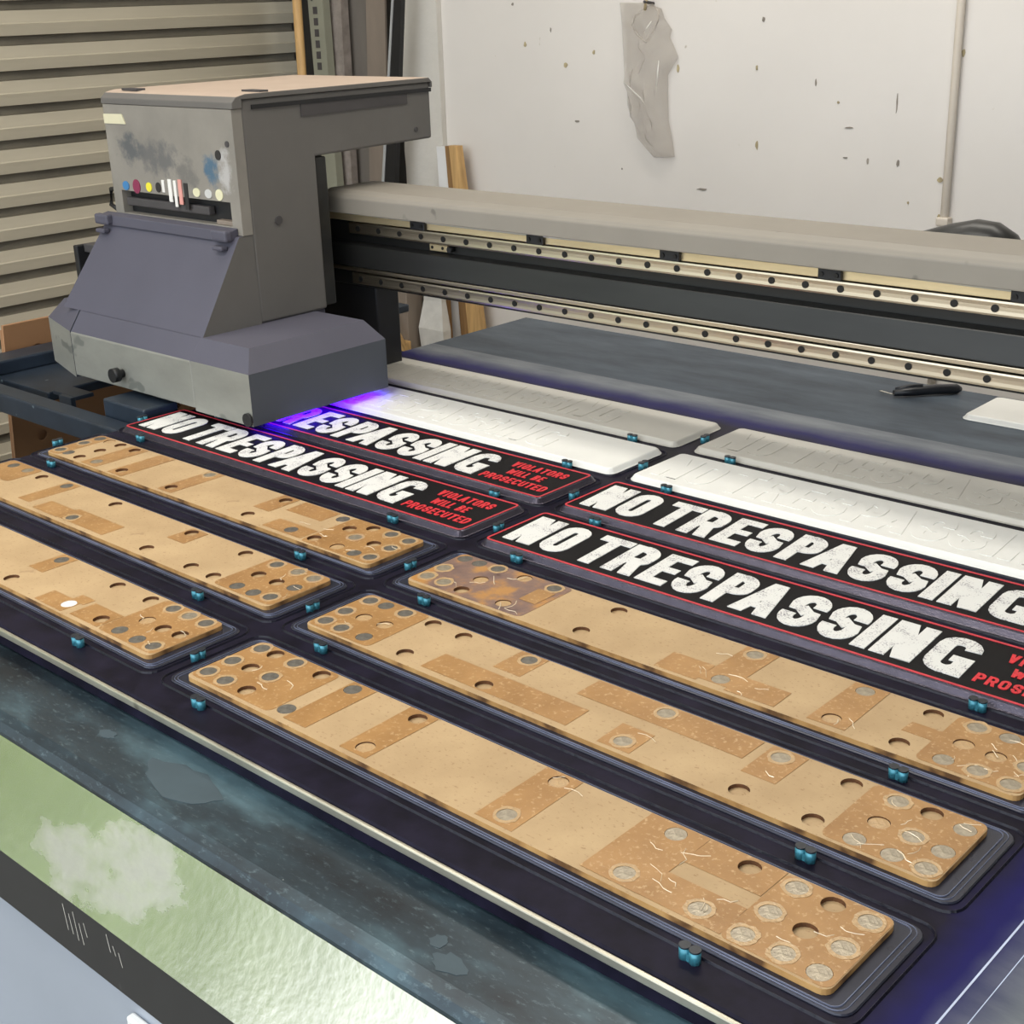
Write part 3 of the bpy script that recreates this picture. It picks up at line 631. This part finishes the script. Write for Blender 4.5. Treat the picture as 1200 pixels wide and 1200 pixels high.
SMALL = [('VIOLATORS', .521, .6025, .0635, .0160), ('WILL BE', .5335, .5870, .0405, .0155), ('PROSECUTED', .5135, .6105, .0165, .0155)]
ZS = 0.0012
def tray(mt_top, mt_skirt):
    t = B(); hx, hy = SL/2, SW/2
    loops = [rrect(-hx-.0054, hx+.0054, -hy-.0054, hy+.0054, .012, BZ+0.0003), rrect(-hx-.0054, hx+.0054, -hy-.0054, hy+.0054, .012, BZ+0.0010), rrect(-hx-.0042, hx+.0042, -hy-.0042, hy+.0042, .010, BZ+0.0016), rrect(-hx-.0010, hx+.0010, -hy-.0010, hy+.0010, .007, ZS-0.0010), rrect(-hx+.0005, hx-.0005, -hy+.0005, hy-.0005, .006, ZS)]
    t.loft(loops, True, True, mis=[1, 1, 1, 1, 0]); return t.mesh('face_plate', [mt_top, mt_skirt])
def plates_letters(top, mat, emb):
    out = []
    for ch, x, wd in TITLE:
        t = B(); glyph_bm(t, ch, wd, HV, x-SL/2, 0.0138-SW/2, ZS-0.0003, ZS+emb); out.append(t.mesh('letter', mat))
    return out
sign_plate = tray('sign_black', 'sign_skirt'); letters = plates_letters(0, 'letter', 0.0007)
t = B(); hx, hy = SL/2, SW/2
o0 = rrect(-hx+.0008, hx-.0008, -hy+.0008, hy-.0008, .0055, ZS-.0003); o1 = [(p[0], p[1], ZS+.0006) for p in o0]
i0 = rrect(-hx+.0030, hx-.0030, -hy+.0030, hy-.0030, .0035, ZS+.0006); i1 = [(p[0], p[1], ZS-.0003) for p in i0]
t.loft([o0, o1, i0, i1], False, False); border = t.mesh('red_border', 'sign_red')
smalls = []; T = 0.185
for txt, a, c_, y, H in SMALL:
    t = B()
    for ch, x, wd in line_layout(txt, H, a, c_): glyph_bm(t, ch, wd, H, x-SL/2, y-SW/2, ZS-.0003, ZS+.0005)
    smalls.append(t.mesh('text_line', 'sign_redtext'))
# hidden fibreboard under the trays is not seen; the trays stand on their slot rims
def sign(c, r, label):
    s = thing('warning_sign', (XC[c], ROW[r], 0), label, 'sign', 'black warning signs on the printing bed')
    fp = inst('face_plate', sign_plate, s); o = inst('red_border', border, s); o['label'] = 'thin red border line'
    for me in letters: inst('letter', me, fp)
    for me in smalls: o = inst('text_line', me, s); o['label'] = 'small red capital lettering'
    return s
sign(1, 3, 'black no trespassing sign on the right, beside the ink-stained tan plank')
sign(1, 4, 'black no trespassing sign on the right, beside the glossy white plate')
sign(0, 3, 'black no trespassing sign left of the centre gap, beside the row of tan planks')
sign(0, 4, 'black no trespassing sign left of the centre gap, half lit violet under the carriage')
def blank(name, c, r, mt, label, emb, letters_on=True, dx=0, dy=0, dz=0):
    s = thing(name, (XC[c]+dx, ROW[r]+dy, dz), label, 'plate', 'blank plates on the printing bed')
    fp = inst('face_plate', tray(mt, mt), s)
    if letters_on:
        for me in plates_letters(0, mt, emb): inst('letter', me, s)
    return s
blank('blank_plate', 1, 5, 'plate_white', 'glossy white plate with faint raised letters, right of the centre gap', 0.0005)
blank('blank_plate', 0, 5, 'plate_white', 'glossy white plate glowing violet at its left end by the carriage', 0.0005)
blank('blank_plate', 1, 6, 'plate_grey', 'dull grey white plate with faint raised letters, farthest row right of the centre gap', 0.0004)
blank('blank_plate', 0, 6, 'plate_grey', 'dull grey white plate with faint raised letters, farthest row left of the centre gap', 0.0004)
blank('blank_plate', 1, 6, 'plate_white', 'cream plate lying alone on the grey back of the bed under the beam', 0.0, False, dx=0.195, dy=0.315, dz=0.0)

# craft knife on the back of the bed
kn = thing('craft_knife', (0.10, 1.06, BZ), 'black craft knife with a bare blade lying on the grey bed', 'knife')
KP = [Vector((0.093, 1.058, 0)), Vector((0.152, 1.124, 0))]
kd = (KP[1]-KP[0]).normalized()
t = B(); t.tube([KP[0]+Vector((0,0,BZ+.006)), KP[0]+kd*0.025+Vector((0,0,BZ+.007)), KP[0]+kd*0.06+Vector((0,0,BZ+.008)), KP[1]+Vector((0,0,BZ+.007)), KP[1]+kd*0.006+Vector((0,0,BZ+.006))], [.004, .0062, .0068, .0068, .003], 10); t.obj('handle', 'knife', kn)
t = B(); n_ = Vector((-kd.y, kd.x, 0)); a = KP[0]+Vector((0,0,BZ+.005)); e = a-kd*0.034+Vector((0,0,-.003))
e = a+Vector((-0.024, 0.004, -0.003))
t.prism([(a.x+n_.x*.003, a.y+n_.y*.003), (a.x-n_.x*.003, a.y-n_.y*.003), (e.x, e.y), (e.x+0.002, e.y+.004)], 'z', BZ+.0035, BZ+.0047); t.obj('blade', 'blade', kn)
t = B(); t.tube([KP[0]+kd*0.005+n_*0.006+Vector((0,0,BZ+.009)), KP[0]+kd*0.022+n_*0.004+Vector((0,0,BZ+.013)), KP[0]+kd*0.04+Vector((0,0,BZ+.014))], .003, 8); t.obj('slider', 'knife', kn)

# ================================================================== GANTRY BEAM
XL = -0.636; XE = 1.85
ga = thing('gantry_beam', (0.6, 0.76, FL), 'long grey printer beam with two steel rails crossing above the bed', 'printer beam')
prof = [(0.700, 0.2345), (0.700, 0.256), (0.704, 0.2615), (0.7145, 0.2665), (0.80, 0.2665), (0.803, 0.2640), (0.803, 0.2345)]
t = B(); t.prism(prof, 'x', XL, XE, 0.0015); t.obj('cover', 'cover', ga)
t = B(); t.prism([(0.738, 0.122), (0.738, 0.2343), (0.80, 0.2343), (0.80, 0.122)], 'x', -0.76, XE, 0.002); t.obj('beam_core', 'black_metal', ga)
t = B(); t.prism([(0.716, 0.1555), (0.722, 0.1865), (0.7378, 0.1885), (0.7378, 0.1545)], 'x', -0.76, XE, 0.0015); t.obj('lower_channel', 'black_metal', ga)
t = B(); t.prism([(0.7165, 0.1490), (0.7165, 0.1545), (0.7378, 0.1542), (0.7378, 0.1490)], 'x', -0.76, XE, 0.001); t.obj('seal_strip', 'rail', ga)
t = B(); t.prism([(0.7205, 0.2205), (0.7205, 0.2308), (0.7378, 0.2308), (0.7378, 0.2205)], 'x', -0.76, XE, 0.0008); t.obj('encoder_strip', 'strip', ga)
t = B(); t.tube([(x, 0.7185+0.0012*math.sin(x*9), 0.2318+0.0010*math.sin(x*7.5+1)) for x in [XL+0.02+i*0.05 for i in range(49)]], 0.0018, 6); t.obj('clear_hose', 'clear', ga)
bm_ = B(); bm_.cyl((0, 0.0002, 0), (0, -0.0012, 0), 0.0040, 14); boltm = bm_.mesh('rail_bolt', 'bolt')
go = base_of(ga)
for z0_, z1_, xs in ((0.2030, 0.2185, -0.0245), (0.1300, 0.1455, -0.026)):
    t = B(); zc = (z0_+z1_)/2; t.prism([(0.7378, z0_), (0.7205, z0_), (0.7200, z0_+0.002), (0.7203, zc-0.002), (0.7203, zc+0.002), (0.7200, z1_-0.002), (0.7205, z1_), (0.7378, z1_)], 'x', XL+0.03, XE, 0); rl = t.obj('rail', 'rail', ga)
    k = -14
    while xs+k*0.0432 < 0.75:
        x = xs+k*0.0432
        if x > XL+0.04: inst('rail_bolt', boltm, rl, (x-go.x, 0.7203-go.y, zc-go.z))
        k += 1
for xa in (-0.472, -0.257, -0.046, 0.166, 0.381):
    t = B(); t.box(xa, xa+0.028, 0.7145, 0.7205, 0.2200, 0.2325, 0.001); cl = t.obj('strip_clip', 'black', ga)
    for s in (0.005, 0.023): B().cyl((xa+s, 0.7146, 0.226), (xa+s, 0.7130, 0.226), 0.0026, 10).obj('clip_screw', 'bolt', cl)
t = B(); t.box(-0.452, -0.418, 0.731, 0.738, 0.1905, 0.2000, 0.001); se = t.obj('limit_sensor', 'strip', ga)
for s in (-0.446, -0.426): B().cyl((s, 0.7312, 0.1955), (s, 0.730, 0.1955), 0.0022, 8).obj('sensor_screw', 'bolt', se)
t = B(); t.cyl((-0.412, 0.738, 0.195), (-0.412, 0.728, 0.195), 0.004, 10); t.obj('stop_pin', 'black', ga)
# beam ends: upright plates that ride on the side rails of the table
t = B(); t.box(-0.775, -0.584, 0.745, 0.79, BZ+0.002, 0.1218, 0.003); t.obj('end_plate', 'black', ga)
t = B(); t.box(-1.20, -0.7755, 0.745, 0.79, 0.03, 0.11, 0.003); t.obj('end_arm', 'black_metal', ga)
t = B(); t.box(-1.20, -1.165, 0.70, 0.84, -0.0115, 0.11, 0.003); t.obj('slide_block', 'black', ga)
t = B(); t.box(XE-0.02, XE+0.01, 0.70, 0.82, -0.40, 0.266, 0.003); t.box(XE-0.02, XE+0.06, 0.66, 0.86, FL, -0.40, 0.003); t.obj('end_column', 'black_metal', ga)
# black cable sleeve behind the beam at the right
t = B(); PS = [(0.12, 0.845, 0.205), (0.17, 0.845, 0.223), (0.22, 0.845, 0.238), (0.26, 0.845, 0.2485), (0.285, 0.845, 0.2535), (0.300, 0.845, 0.2520), (0.312, 0.845, 0.2455), (0.320, 0.845, 0.2340), (0.323, 0.845, 0.215), (0.323, 0.845, 0.16)]
t.tube(PS, [0.012, 0.016, 0.019, 0.0215, 0.0225, 0.023, 0.023, 0.023, 0.023, 0.023], 24); t.obj('cable_sleeve', 'black_metal', ga)
t = B(); t.box(0.28, 0.34, 0.8005, 0.87, 0.12, 0.165, 0.003); t.obj('sleeve_bracket', 'black', ga)

# ================================================================== PRINT CARRIAGE
cg = thing('print_carriage', (-0.73, 0.60, 0.012), 'boxy grey ink carriage with slanted cover and glowing violet lamp', 'printer carriage')
CXL, CXR = -0.880, -0.580
TOP = 0.404
t = B(); t.prism([(0.529, 0.109), (0.529, TOP-0.001), (0.872, TOP-0.001), (0.872, 0.324), (0.647, 0.320), (0.647, 0.109)], 'x', CXL, CXR, 0.003); body = t.obj('housing', 'carr', cg)
t = B(); t.prism([(0.512, TOP-0.012), (0.5125, TOP-0.004), (0.520, TOP+0.003), (0.535, TOP+0.006), (0.868, TOP+0.006), (0.875, TOP), (0.875, TOP-0.008), (0.8722, TOP-0.008), (0.8722, TOP-0.0008), (0.5288, TOP-0.0008), (0.5288, TOP-0.012)], 'x', CXL-0.003, CXR+0.003, 0.001)
for f in t.bm.faces: f.normal_update(); f.material_index = 1 if f.normal.z > 0.85 else 0  # upward faces get the paler colour with the overhead light in it
lid = t.obj('lid', ['carr', 'lid_top_lit'], cg)
t = B(); t.prism([(0.545, TOP-0.014), (0.545, TOP-0.0085), (0.873, TOP-0.0085), (0.873, TOP-0.014)], 'x', CXR, CXR+0.0022); t.obj('lid_gap', 'black', cg)
# front ink panel: a frame around the ink window
wx0, wx1, wz0, wz1 = -0.859, -0.601, 0.2405, 0.2725
t = B()
fo = [(CXL, 0.2385), (CXR, 0.2385), (CXR, TOP-0.0125), (CXL, TOP-0.0125)]
t.box(CXL, CXR, 0.5125, 0.5289, wz1, TOP-0.0125); t.box(CXL, wx0, 0.5125, 0.5289, 0.2300, wz1); t.box(wx1, CXR, 0.5125, 0.5289, 0.2300, wz1); t.box(wx0, wx1, 0.5125, 0.5289, 0.2300, wz0)
pn = t.obj('ink_panel', 'inkpanel', cg, recalc=False)
pb = base_of(cg)
for nd in M['inkpanel'].node_tree.nodes:
    if nd.bl_idname == 'ShaderNodeMapping': nd.inputs['Location'].default_value = tuple(pb)
B().box(wx0, wx1, 0.5275, 0.5288, wz0, wz1).obj('window_back', 'black', cg)
t = B(); t.box(wx0+0.004, wx1-0.055, 0.516, 0.527, wz0+0.010, wz0+0.022, 0.002); t.obj('ink_bar', 'dark_plate', cg)
t = B(); t.box(wx1-0.040, wx1-0.002, 0.516, 0.527, wz0, wz0+0.006, 0.001); t.obj('window_tray', 'taupe_board', cg)
def dot(x, z, rx, rz, mm, nm='ink_dot'):
    t = B(); t.prism([(x+rx*math.cos(i*math.pi/8), z+rz*math.sin(i*math.pi/8)) for i in range(16)], 'y', 0.5113, 0.5127); return t.obj(nm, mm, cg)
dot(-.845,.2795,.008,.0065,'cyan'); dot(-.818,.280,.009,.010,'magenta'); dot(-.787,.281,.007,.0065,'yellow'); dot(-.764,.282,.006,.007,'dotblack')
dot(-.674,.281,.008,.006,'cream'); dot(-.647,.281,.008,.006,'lightgrey'); dot(-.623,.281,.008,.0075,'cream'); dot(-.617,.333,.006,.0065,'dotblack','knob'); dot(-.595,.348,.004,.004,'dark_plate','screw')
for (x, z0_, z1_, ww, mm) in [(-.751,.276,.293,.003,'white'),(-.735,.264,.295,.0040,'white'),(-.723,.258,.294,.003,'white'),(-.711,.262,.296,.004,'pink'),(-.698,.256,.292,.004,'dotblack')]:
    B().box(x-ww, x+ww, 0.5108, 0.5127, z0_, z1_, 0.0005).obj('ink_drip', mm, cg)
t = B(); t.prism([(CXL+0.001, 0.365), (CXL+0.054, 0.3655), (CXL+0.047, 0.379), (CXL, 0.378)], 'y', 0.5112, 0.5127); t.obj('paper_label', 'tag', cg)
for (x, y) in ((-0.83, 0.535), (-0.60, 0.570)):
    t = B(); t.prism([(x-.022, y-.006), (x+.018, y-.008), (x+.022, y+.004), (x-.014, y+.007)], 'z', TOP+0.0055, TOP+0.0085); t.obj('lid_catch', 'dark_plate', cg)
# right side details
t = B(); t.prism([(0.627, 0.3740), (0.8245, 0.3765), (0.8245, 0.3960), (0.627, 0.3915)], 'x', CXR, CXR+0.0015); t.obj('dark_label', 'dark_plate', cg)
t = B(); t.cyl((CXR-0.001, 0.573, 0.243), (CXR+0.002, 0.573, 0.243), 0.006, 12); t.obj('side_screw', 'dark_plate', cg)
t = B(); t.cyl((CXR-0.001, 0.84, 0.339), (CXR+0.0015, 0.84, 0.339), 0.0035, 10); t.obj('side_screw', 'dark_plate', cg)
t = B(); t.box(CXR-0.02, CXR-0.0035, 0.6472, 0.668, 0.112, 0.318, 0.002); t.obj('rear_bracket', 'black_metal', cg)
t = B(); t.box(-0.86, -0.655, 0.6472, 0.70, 0.112, 0.30, 0.002); t.obj('rear_mount', 'black', cg)
# slanted cover, flaring to the bottom
t = B(); t.loft([[(-0.925, 0.431, 0.1085), (-0.5795, 0.431, 0.1085), (-0.5795, 0.5292, 0.1085), (-0.925, 0.5292, 0.1085)], [(-0.897, 0.506, 0.2290), (-0.581, 0.506, 0.2290), (-0.581, 0.5289, 0.2299), (-0.897, 0.5289, 0.2299)]]); bmesh.ops.recalc_face_normals(t.bm, faces=t.bm.faces)
for f in t.bm.faces: f.normal_update(); f.material_index = 1 if f.normal.x > 0.9 else 0
t.obj('slanted_cover', ['carr_low', 'carr'], cg)
t = B(); t.prism([(0.4975, 0.2225), (0.4985, 0.2365), (0.5122, 0.2395), (0.5122, 0.2300)], 'x', -0.902, -0.590, 0.001); t.obj('hinge_bar', 'carr_low', cg)
for x in (-0.905, -0.622):
    t = B(); t.box(x, x+0.034, 0.489, 0.5005, 0.2235, 0.2385, 0.003); t.box(x+0.006, x+0.028, 0.485, 0.496, 0.2120, 0.2180, 0.002); t.obj('hinge', 'carr_low', cg)
# skirt
ZB = 0.016
t = B(); t.prism([(0.410, ZB), (0.410, 0.0795), (0.431, 0.1083), (0.646, 0.1083), (0.646, ZB)], 'x', CXL, -0.5842, 0.0015)
for f in t.bm.faces:
    n_ = f.normal; f.normal_update(); f.material_index = 0 if f.normal.y < -0.9 else 1
t.obj('skirt', ['skirt', 'carr_low'], cg)
# lamp boxes on both sides
def lampbox(x0, x1, y0, y1, zb, zm, zt, c0, c1, cut=0.0):
    t = B()
    P0 = [(x0, y0+cut), (x1, y0), (x1, y1), (x0, y1)] if c0 else [(x0, y0), (x1, y0), (x1, y1), (x0, y1)]
    ch = 0.020
    P1 = [(x0+(ch if c0 else 0), y0+cut+ch), (x1-(ch if c1 else 0), y0+ch), (x1-(ch if c1 else 0), y1-ch), (x0+(ch if c0 else 0), y1-ch)]
    t.loft([[(p[0], p[1], zb) for p in P0], [(p[0], p[1], zm) for p in P0], [(p[0], p[1], zt) for p in P1]])
    bmesh.ops.recalc_face_normals(t.bm, faces=t.bm.faces)
    for f in t.bm.faces:
        f.normal_update(); f.material_index = 0 if f.normal.y < -0.9 else (2 if f.normal.x > 0.9 else 1)
    return t
lampbox(-0.5838, -0.460, 0.410, 0.645, 0.0125, 0.081, 0.1085, False, True).obj('lamp_box', ['skirt', 'carr_low', 'lamp_side'], cg)
lampbox(-1.000, -0.8803, 0.410, 0.645, 0.0125, 0.081, 0.1085, True, False, 0.035).obj('lamp_box', ['skirt', 'carr_low', 'lamp_side'], cg)
t = B(); t.cyl((-0.752, 0.4102, 0.038), (-0.752, 0.402, 0.038), 0.006, 14); t.cyl((-0.752, 0.402, 0.038), (-0.752, 0.392, 0.038), 0.010, 16); t.obj('skirt_knob', 'black', cg)
t = B(); t.cyl((-0.468, 0.4095, 0.021), (-0.468, 0.406, 0.021), 0.009, 14); t.obj('roller', 'black', cg)
t = B(); t.box(-0.505, -0.470, 0.44, 0.64, 0.0085, 0.0124, 0.001); t.obj('uv_lamp', 'uv', cg)
UVL = bpy.data.lights.new('uv_lamp_light', 'AREA'); UVL.shape = 'RECTANGLE'; UVL.size = 0.010; UVL.size_y = 0.19; UVL.energy = 0.085; UVL.color = (0.045, 0.0, 1.0)
uo = bpy.data.objects.new('uv_lamp_light', UVL); COL.objects.link(uo); uo.location = (-0.4655, 0.54, Z0+0.0119)
# small things left of the cover
t = B(); t.box(-1.030, -1.018, 0.52, 0.56, 0.110, 0.176, 0.002); t.obj('side_plate', 'black', cg)
t = B(); t.box(-1.018, -0.8798, 0.532, 0.55, 0.165, 0.178, 0.001); t.obj('side_arm', 'dark_plate', cg)
t = B(); t.tube([(-0.883, 0.528, 0.272), (-0.915, 0.53, 0.268), (-0.92, 0.53, 0.245), (-0.90, 0.53, 0.238)], 0.0035, 8); t.obj('side_handle', 'black', cg)

# sub-parts go under the part that carries them (all these parts share the carriage's origin)
host = {o.name.split('.')[0]: o for o in cg.children}
for o in list(cg.children):
    h = {'ink_dot': 'ink_panel', 'ink_drip': 'ink_panel', 'knob': 'ink_panel', 'screw': 'ink_panel', 'paper_label': 'ink_panel', 'window_back': 'ink_panel', 'ink_bar': 'ink_panel', 'window_tray': 'ink_panel',
         'lid_catch': 'lid', 'hinge': 'slanted_cover', 'hinge_bar': 'slanted_cover', 'skirt_knob': 'skirt', 'side_screw': 'housing', 'dark_label': 'housing', 'lid_gap': 'lid', 'side_arm': 'side_plate'}.get(o.name.split('.')[0])
    if h: o.parent = host[h]

# ================================================================== STORED BOARDS IN THE CORNER
def lean(name, x0, x1, y, zt, th, mat, label, cat, dxt=0.0, dyt=0.0, group='boards stored in the corner', zb=FL, ragged=0, top=None):
    """upright board: bottom edge x0..x1 at y, top shifted by dxt, dyt"""
    t = B(); nn = 14 if ragged else 1; loops = []; e0, e1 = (top[0]-x0, top[1]-x1) if top else (dxt, dxt)
    for i in range(nn+1):
        k = i/nn; z = zb+(zt-zb)*k; a = random.uniform(-ragged, ragged); c = random.uniform(-ragged, ragged); e = random.uniform(-ragged, ragged)
        loops.append([(x0+e0*k+a, y+dyt*k+e, z), (x1+e1*k+c, y+dyt*k+e, z), (x1+e1*k+c, y+dyt*k+th, z), (x0+e0*k+a, y+dyt*k+th, z)])
    t.loft(loops); o = t.obj(name, mat, origin=((x0+x1)/2, y, zb))
    o['label'] = label; o['category'] = cat; o['group'] = group; return o
random.seed(9)
t = B(); t.cyl((-1.895, 1.70, FL), (-1.862, 1.70, 1.1), 0.0115, 12); o = t.obj('wooden_pole', 'wood', origin=(-1.895, 1.70, FL)); o['label'] = 'round pine pole standing upright before the right end of the roller shutter'; o['category'] = 'pole'
ct = thing('carton_strip', (-1.83, 1.72, FL), 'pale narrow carton with printed dark squares standing next to the pine pole', 'carton', 'boards stored in the corner')
t = B(); t.loft([[(-1.832, 1.72, FL), (-1.786, 1.72, FL), (-1.786, 1.742, FL), (-1.832, 1.742, FL)], [(-1.862, 1.72, 0.95), (-1.804, 1.72, 0.95), (-1.804, 1.742, 0.95), (-1.862, 1.742, 0.95)]]); t.obj('carton_body', 'carton', ct)
for i in range(6):
    z = 0.36+i*0.026; x = -1.8345-0.010*(z-0.35)
    t = B(); t.box(x-0.001, x+0.014, 1.7185, 1.7205, z, z+0.017, 0.0005); t.obj('printed_square', 'dark_plate', ct)
for (z, h) in ((0.52, 0.05), (0.585, 0.02)):
    B().box(-1.842, -1.836, 1.7185, 1.7205, z, z+h).obj('printed_mark', 'dark_plate', ct)
lean('wrapped_roll', -1.835, -1.797, 1.752, 1.0, 0.022, 'wrap', 'crumpled grey film wrapped bundle standing between the carton and the grey board', 'bundle', top=(-1.808, -1.755), ragged=0.004)
lean('grey_board', -1.90, -1.80, 1.788, 1.2, 0.010, 'grey_board', 'dark grey board leaning in the corner behind the carriage', 'board', top=(-1.78, -1.64))
lean('taupe_board', -1.80, -1.72, 1.778, 1.15, 0.006, 'taupe_board', 'taupe board leaning in front of the dark grey board by the wall edge', 'board', top=(-1.665, -1.605))
lean('black_board', -1.773, -1.708, 1.715, 1.0, 0.013, 'black', 'narrow black board slanting upright beside the ragged wall edge', 'board', top=(-1.460, -1.450))
lean('white_lath', -1.788, -1.7745, 1.715, 0.62, 0.010, 'pale_lath', 'thin pale lath along the left side of the slanting black board', 'lath', top=(-1.533, -1.5265))
bx = thing('cardboard_crate', (-1.55, 1.66, FL), 'taupe crate with a wooden rail standing under the far end of the beam', 'crate')
t = B(); t.box(-1.612, -1.500, 1.66, 1.715, FL, 0.03, 0.003); t.obj('crate_side', 'taupe_board', bx)
t = B(); t.box(-1.612, -1.492, 1.640, 1.660, -0.292, -0.268, 0.002); t.obj('wooden_rail', 'wood', bx)
t = B(); t.box(-1.606, -1.500, 1.645, 1.6605, -0.36, -0.305); t.obj('dark_slot', 'black', bx)
t = B(); t.tube([(-1.565, 1.652, -0.215), (-1.55, 1.648, -0.235), (-1.535, 1.65, -0.225)], 0.009, 7); t.obj('cable_knot', 'black', bx)
t = B(); t.cyl((-1.475, 1.632, -0.292), (-1.60, 1.632, -0.10), 0.005, 8); o = t.obj('slanting_stick', 'wood', bx)
lean('crumpled_sheet', -1.472, -1.397, 1.695, 0.10, 0.02, 'paper', 'crumpled white paper sheet standing left of the white board under the beam', 'sheet', dxt=-0.02, ragged=0.009)
lean('brown_lath', -1.432, -1.4235, 1.735, 0.05, 0.015, 'wood_dark', 'thin dark brown lath between crumpled sheet and white board', 'lath', dxt=-0.02)
lean('white_plank', -1.436, -1.388, 1.758, 0.187, 0.02, 'white_board', 'white painted plank leaning on the white wall left of the tan planks', 'plank', top=(-1.47, -1.4395))
lean('brown_plank', -1.379, -1.338, 1.755, 0.190, 0.022, 'wood_dark', 'brown wooden plank leaning on the wall next to the white plank', 'plank', top=(-1.4385, -1.4240))
lean('pine_plank', -1.333, -1.262, 1.752, 0.192, 0.018, 'wood', 'light pine plank with split top, rightmost of those leaning on the wall', 'plank', top=(-1.4225, -1.395))

# hardboard sheet with holes leaning on the side rail of the printer
hb = thing('hardboard_sheet', (-1.36, 0.8, FL), 'brown hardboard sheet with small holes standing left of the printer below the shutter', 'board')
ang = math.atan2(0.12, 0.874); Hh = 0.874/math.cos(ang)
hs = [circle(y, z, 0.010, 14) for (y, z) in ((0.06, 0.83), (0.055, 0.67), (0.20, 0.66), (0.34, 0.83), (0.34, 0.66), (0.06, 0.40), (0.3, 0.40))]
tm = flat_with_holes([[(0, 0), (0.75, 0), (0.75, Hh), (0, Hh)]]+hs, -0.003, 0.003)
Mx = Matrix(((0, math.sin(ang), math.cos(ang), -1.365), (1, 0, 0, 0.492), (0, math.cos(ang), -math.sin(ang), FL+0.0015), (0, 0, 0, 1)))
t = B(); t.merge(tm, 0, Mx); t.obj('sheet', 'mdf_sheet', hb)
t = B(); t.merge(flat_with_holes([[(0, 0), (0.75, 0), (0.75, Hh-0.01), (0, Hh-0.01)]], -0.009, -0.0035), 0, Mx); t.obj('backing_sheet', 'mdf_sheet', hb)

# clear plastic bag hanging on the wall
pbag = thing('plastic_bag', (-0.87, 1.78, 0.19), 'clear crumpled plastic bag hanging from a nail on the white wall', 'plastic bag')
rows = [(20,160,330),(60,163,440),(130,170,462),(210,175,515),(260,178,500),(330,182,530),(405,186,560),(470,190,520),(530,192,485),(580,195,485),(640,216,485),(740,224,487),(815,230,490),(860,262,493),(920,274,505),(970,282,515),(1040,340,525),(1105,400,533)]
Cc = Vector((0.91984, -0.59888, 0.51845))
def wp(px, py, Yw):
    d_ = cF+cR*((px-600)/1603.44)-cU*((py-600)/1603.44); k = (Yw-Cc.y)/d_.y; return Cc+d_*k
t = B(); nu = 14; random.seed(4)
fr = []; bk = []
for j, (py, xl, xr) in enumerate(rows):
    A = []; Q = []
    for i in range(nu+1):
        u = i/nu; p = wp(700+(xl+(xr-xl)*u)/6, py/6, 1.79); bul = math.sin(math.pi*u)**0.6 if 0 < u < 1 else 0
        e = 0.026*bul*(0.5+random.random())*(0.35+0.65*math.sin(math.pi*(j+0.6)/(len(rows)+0.2)))
        A.append(t.bm.verts.new((p.x, 1.792-e-0.003, p.z))); Q.append(t.bm.verts.new((p.x, 1.7955, p.z)))
    fr.append(A); bk.append(Q)
for L_, fl in ((fr, 0), (bk, 1)):
    for a, c_ in zip(L_, L_[1:]):
        for i in range(nu):
            f = t.bm.faces.new((a[i], a[i+1], c_[i+1], c_[i])); f.smooth = True
for a, q in ((fr[0], bk[0]), (fr[-1], bk[-1])):
    for i in range(nu): t.bm.faces.new((a[i], a[i+1], q[i+1], q[i]))
for j in range(len(rows)-1):
    for i in (0, nu): t.bm.faces.new((fr[j][i], fr[j+1][i], bk[j+1][i], bk[j][i]))
t.obj('bag_film', 'bag', pbag)
hp = [wp(700+x/6, y/6, 1.778) for x, y in ((345,300),(280,240),(245,175),(270,110),(340,55),(385,30),(425,70),(435,130),(400,215),(345,300))]
t = B(); t.tube(hp, 0.0022, 6); t.obj('bag_handle', 'bag', pbag)
for cr_ in (((190,578),(250,640),(300,685),(332,730)), ((432,425),(424,500),(415,605)), ((330,235),(352,190),(380,148))):
    t = B(); t.tube([wp(700+x/6, y/6, 1.768) for x, y in cr_], [0.0006]+[0.0016]*(len(cr_)-2)+[0.0006], 6); t.obj('bag_fold_highlight', 'fold_highlight', pbag)  # white tubes along the folds draw the film's highlights
np_ = wp(766, 4, 1.80); t = B(); t.cyl((np_.x, 1.801, np_.z), (np_.x, 1.768, np_.z+0.004), 0.003, 8); t.obj('nail', 'dark_plate', pbag)
t = B(); t.tube([(np_.x-0.004, 1.776, np_.z-0.012), (np_.x, 1.773, np_.z+0.004), (np_.x+0.006, 1.776, np_.z+0.03), (np_.x+0.004, 1.785, np_.z+0.05)], 0.003, 6); t.obj('string', 'string', pbag)

# ================================================================== THE YARD OUTSIDE THE OPEN FRONT
B().box(-30, 30, -40, -1.352, FL-0.12, FL-0.02).obj('yard_ground', 'ground', kind='structure')
random.seed(2)
t = B()
for i in range(70):
    x = random.uniform(-12.0, -5.1); y = random.uniform(-7.4, -6.0); z = FL+random.uniform(0.3, 4.8-0.5*abs(x+7.5)); r = random.uniform(0.35, 0.65)
    s_ = bmesh.new(); bmesh.ops.create_icosphere(s_, subdivisions=2, radius=r)
    for q in s_.verts: q.co *= random.uniform(0.8, 1.2)
    t.merge(s_, 0, Matrix.Translation((x, y, z)))
o = t.obj('hedge', 'green', origin=(-6, -6.3, FL)); o['kind'] = 'stuff'; o['label'] = 'green leafy hedge in the yard outside the open front'; o['category'] = 'hedge'
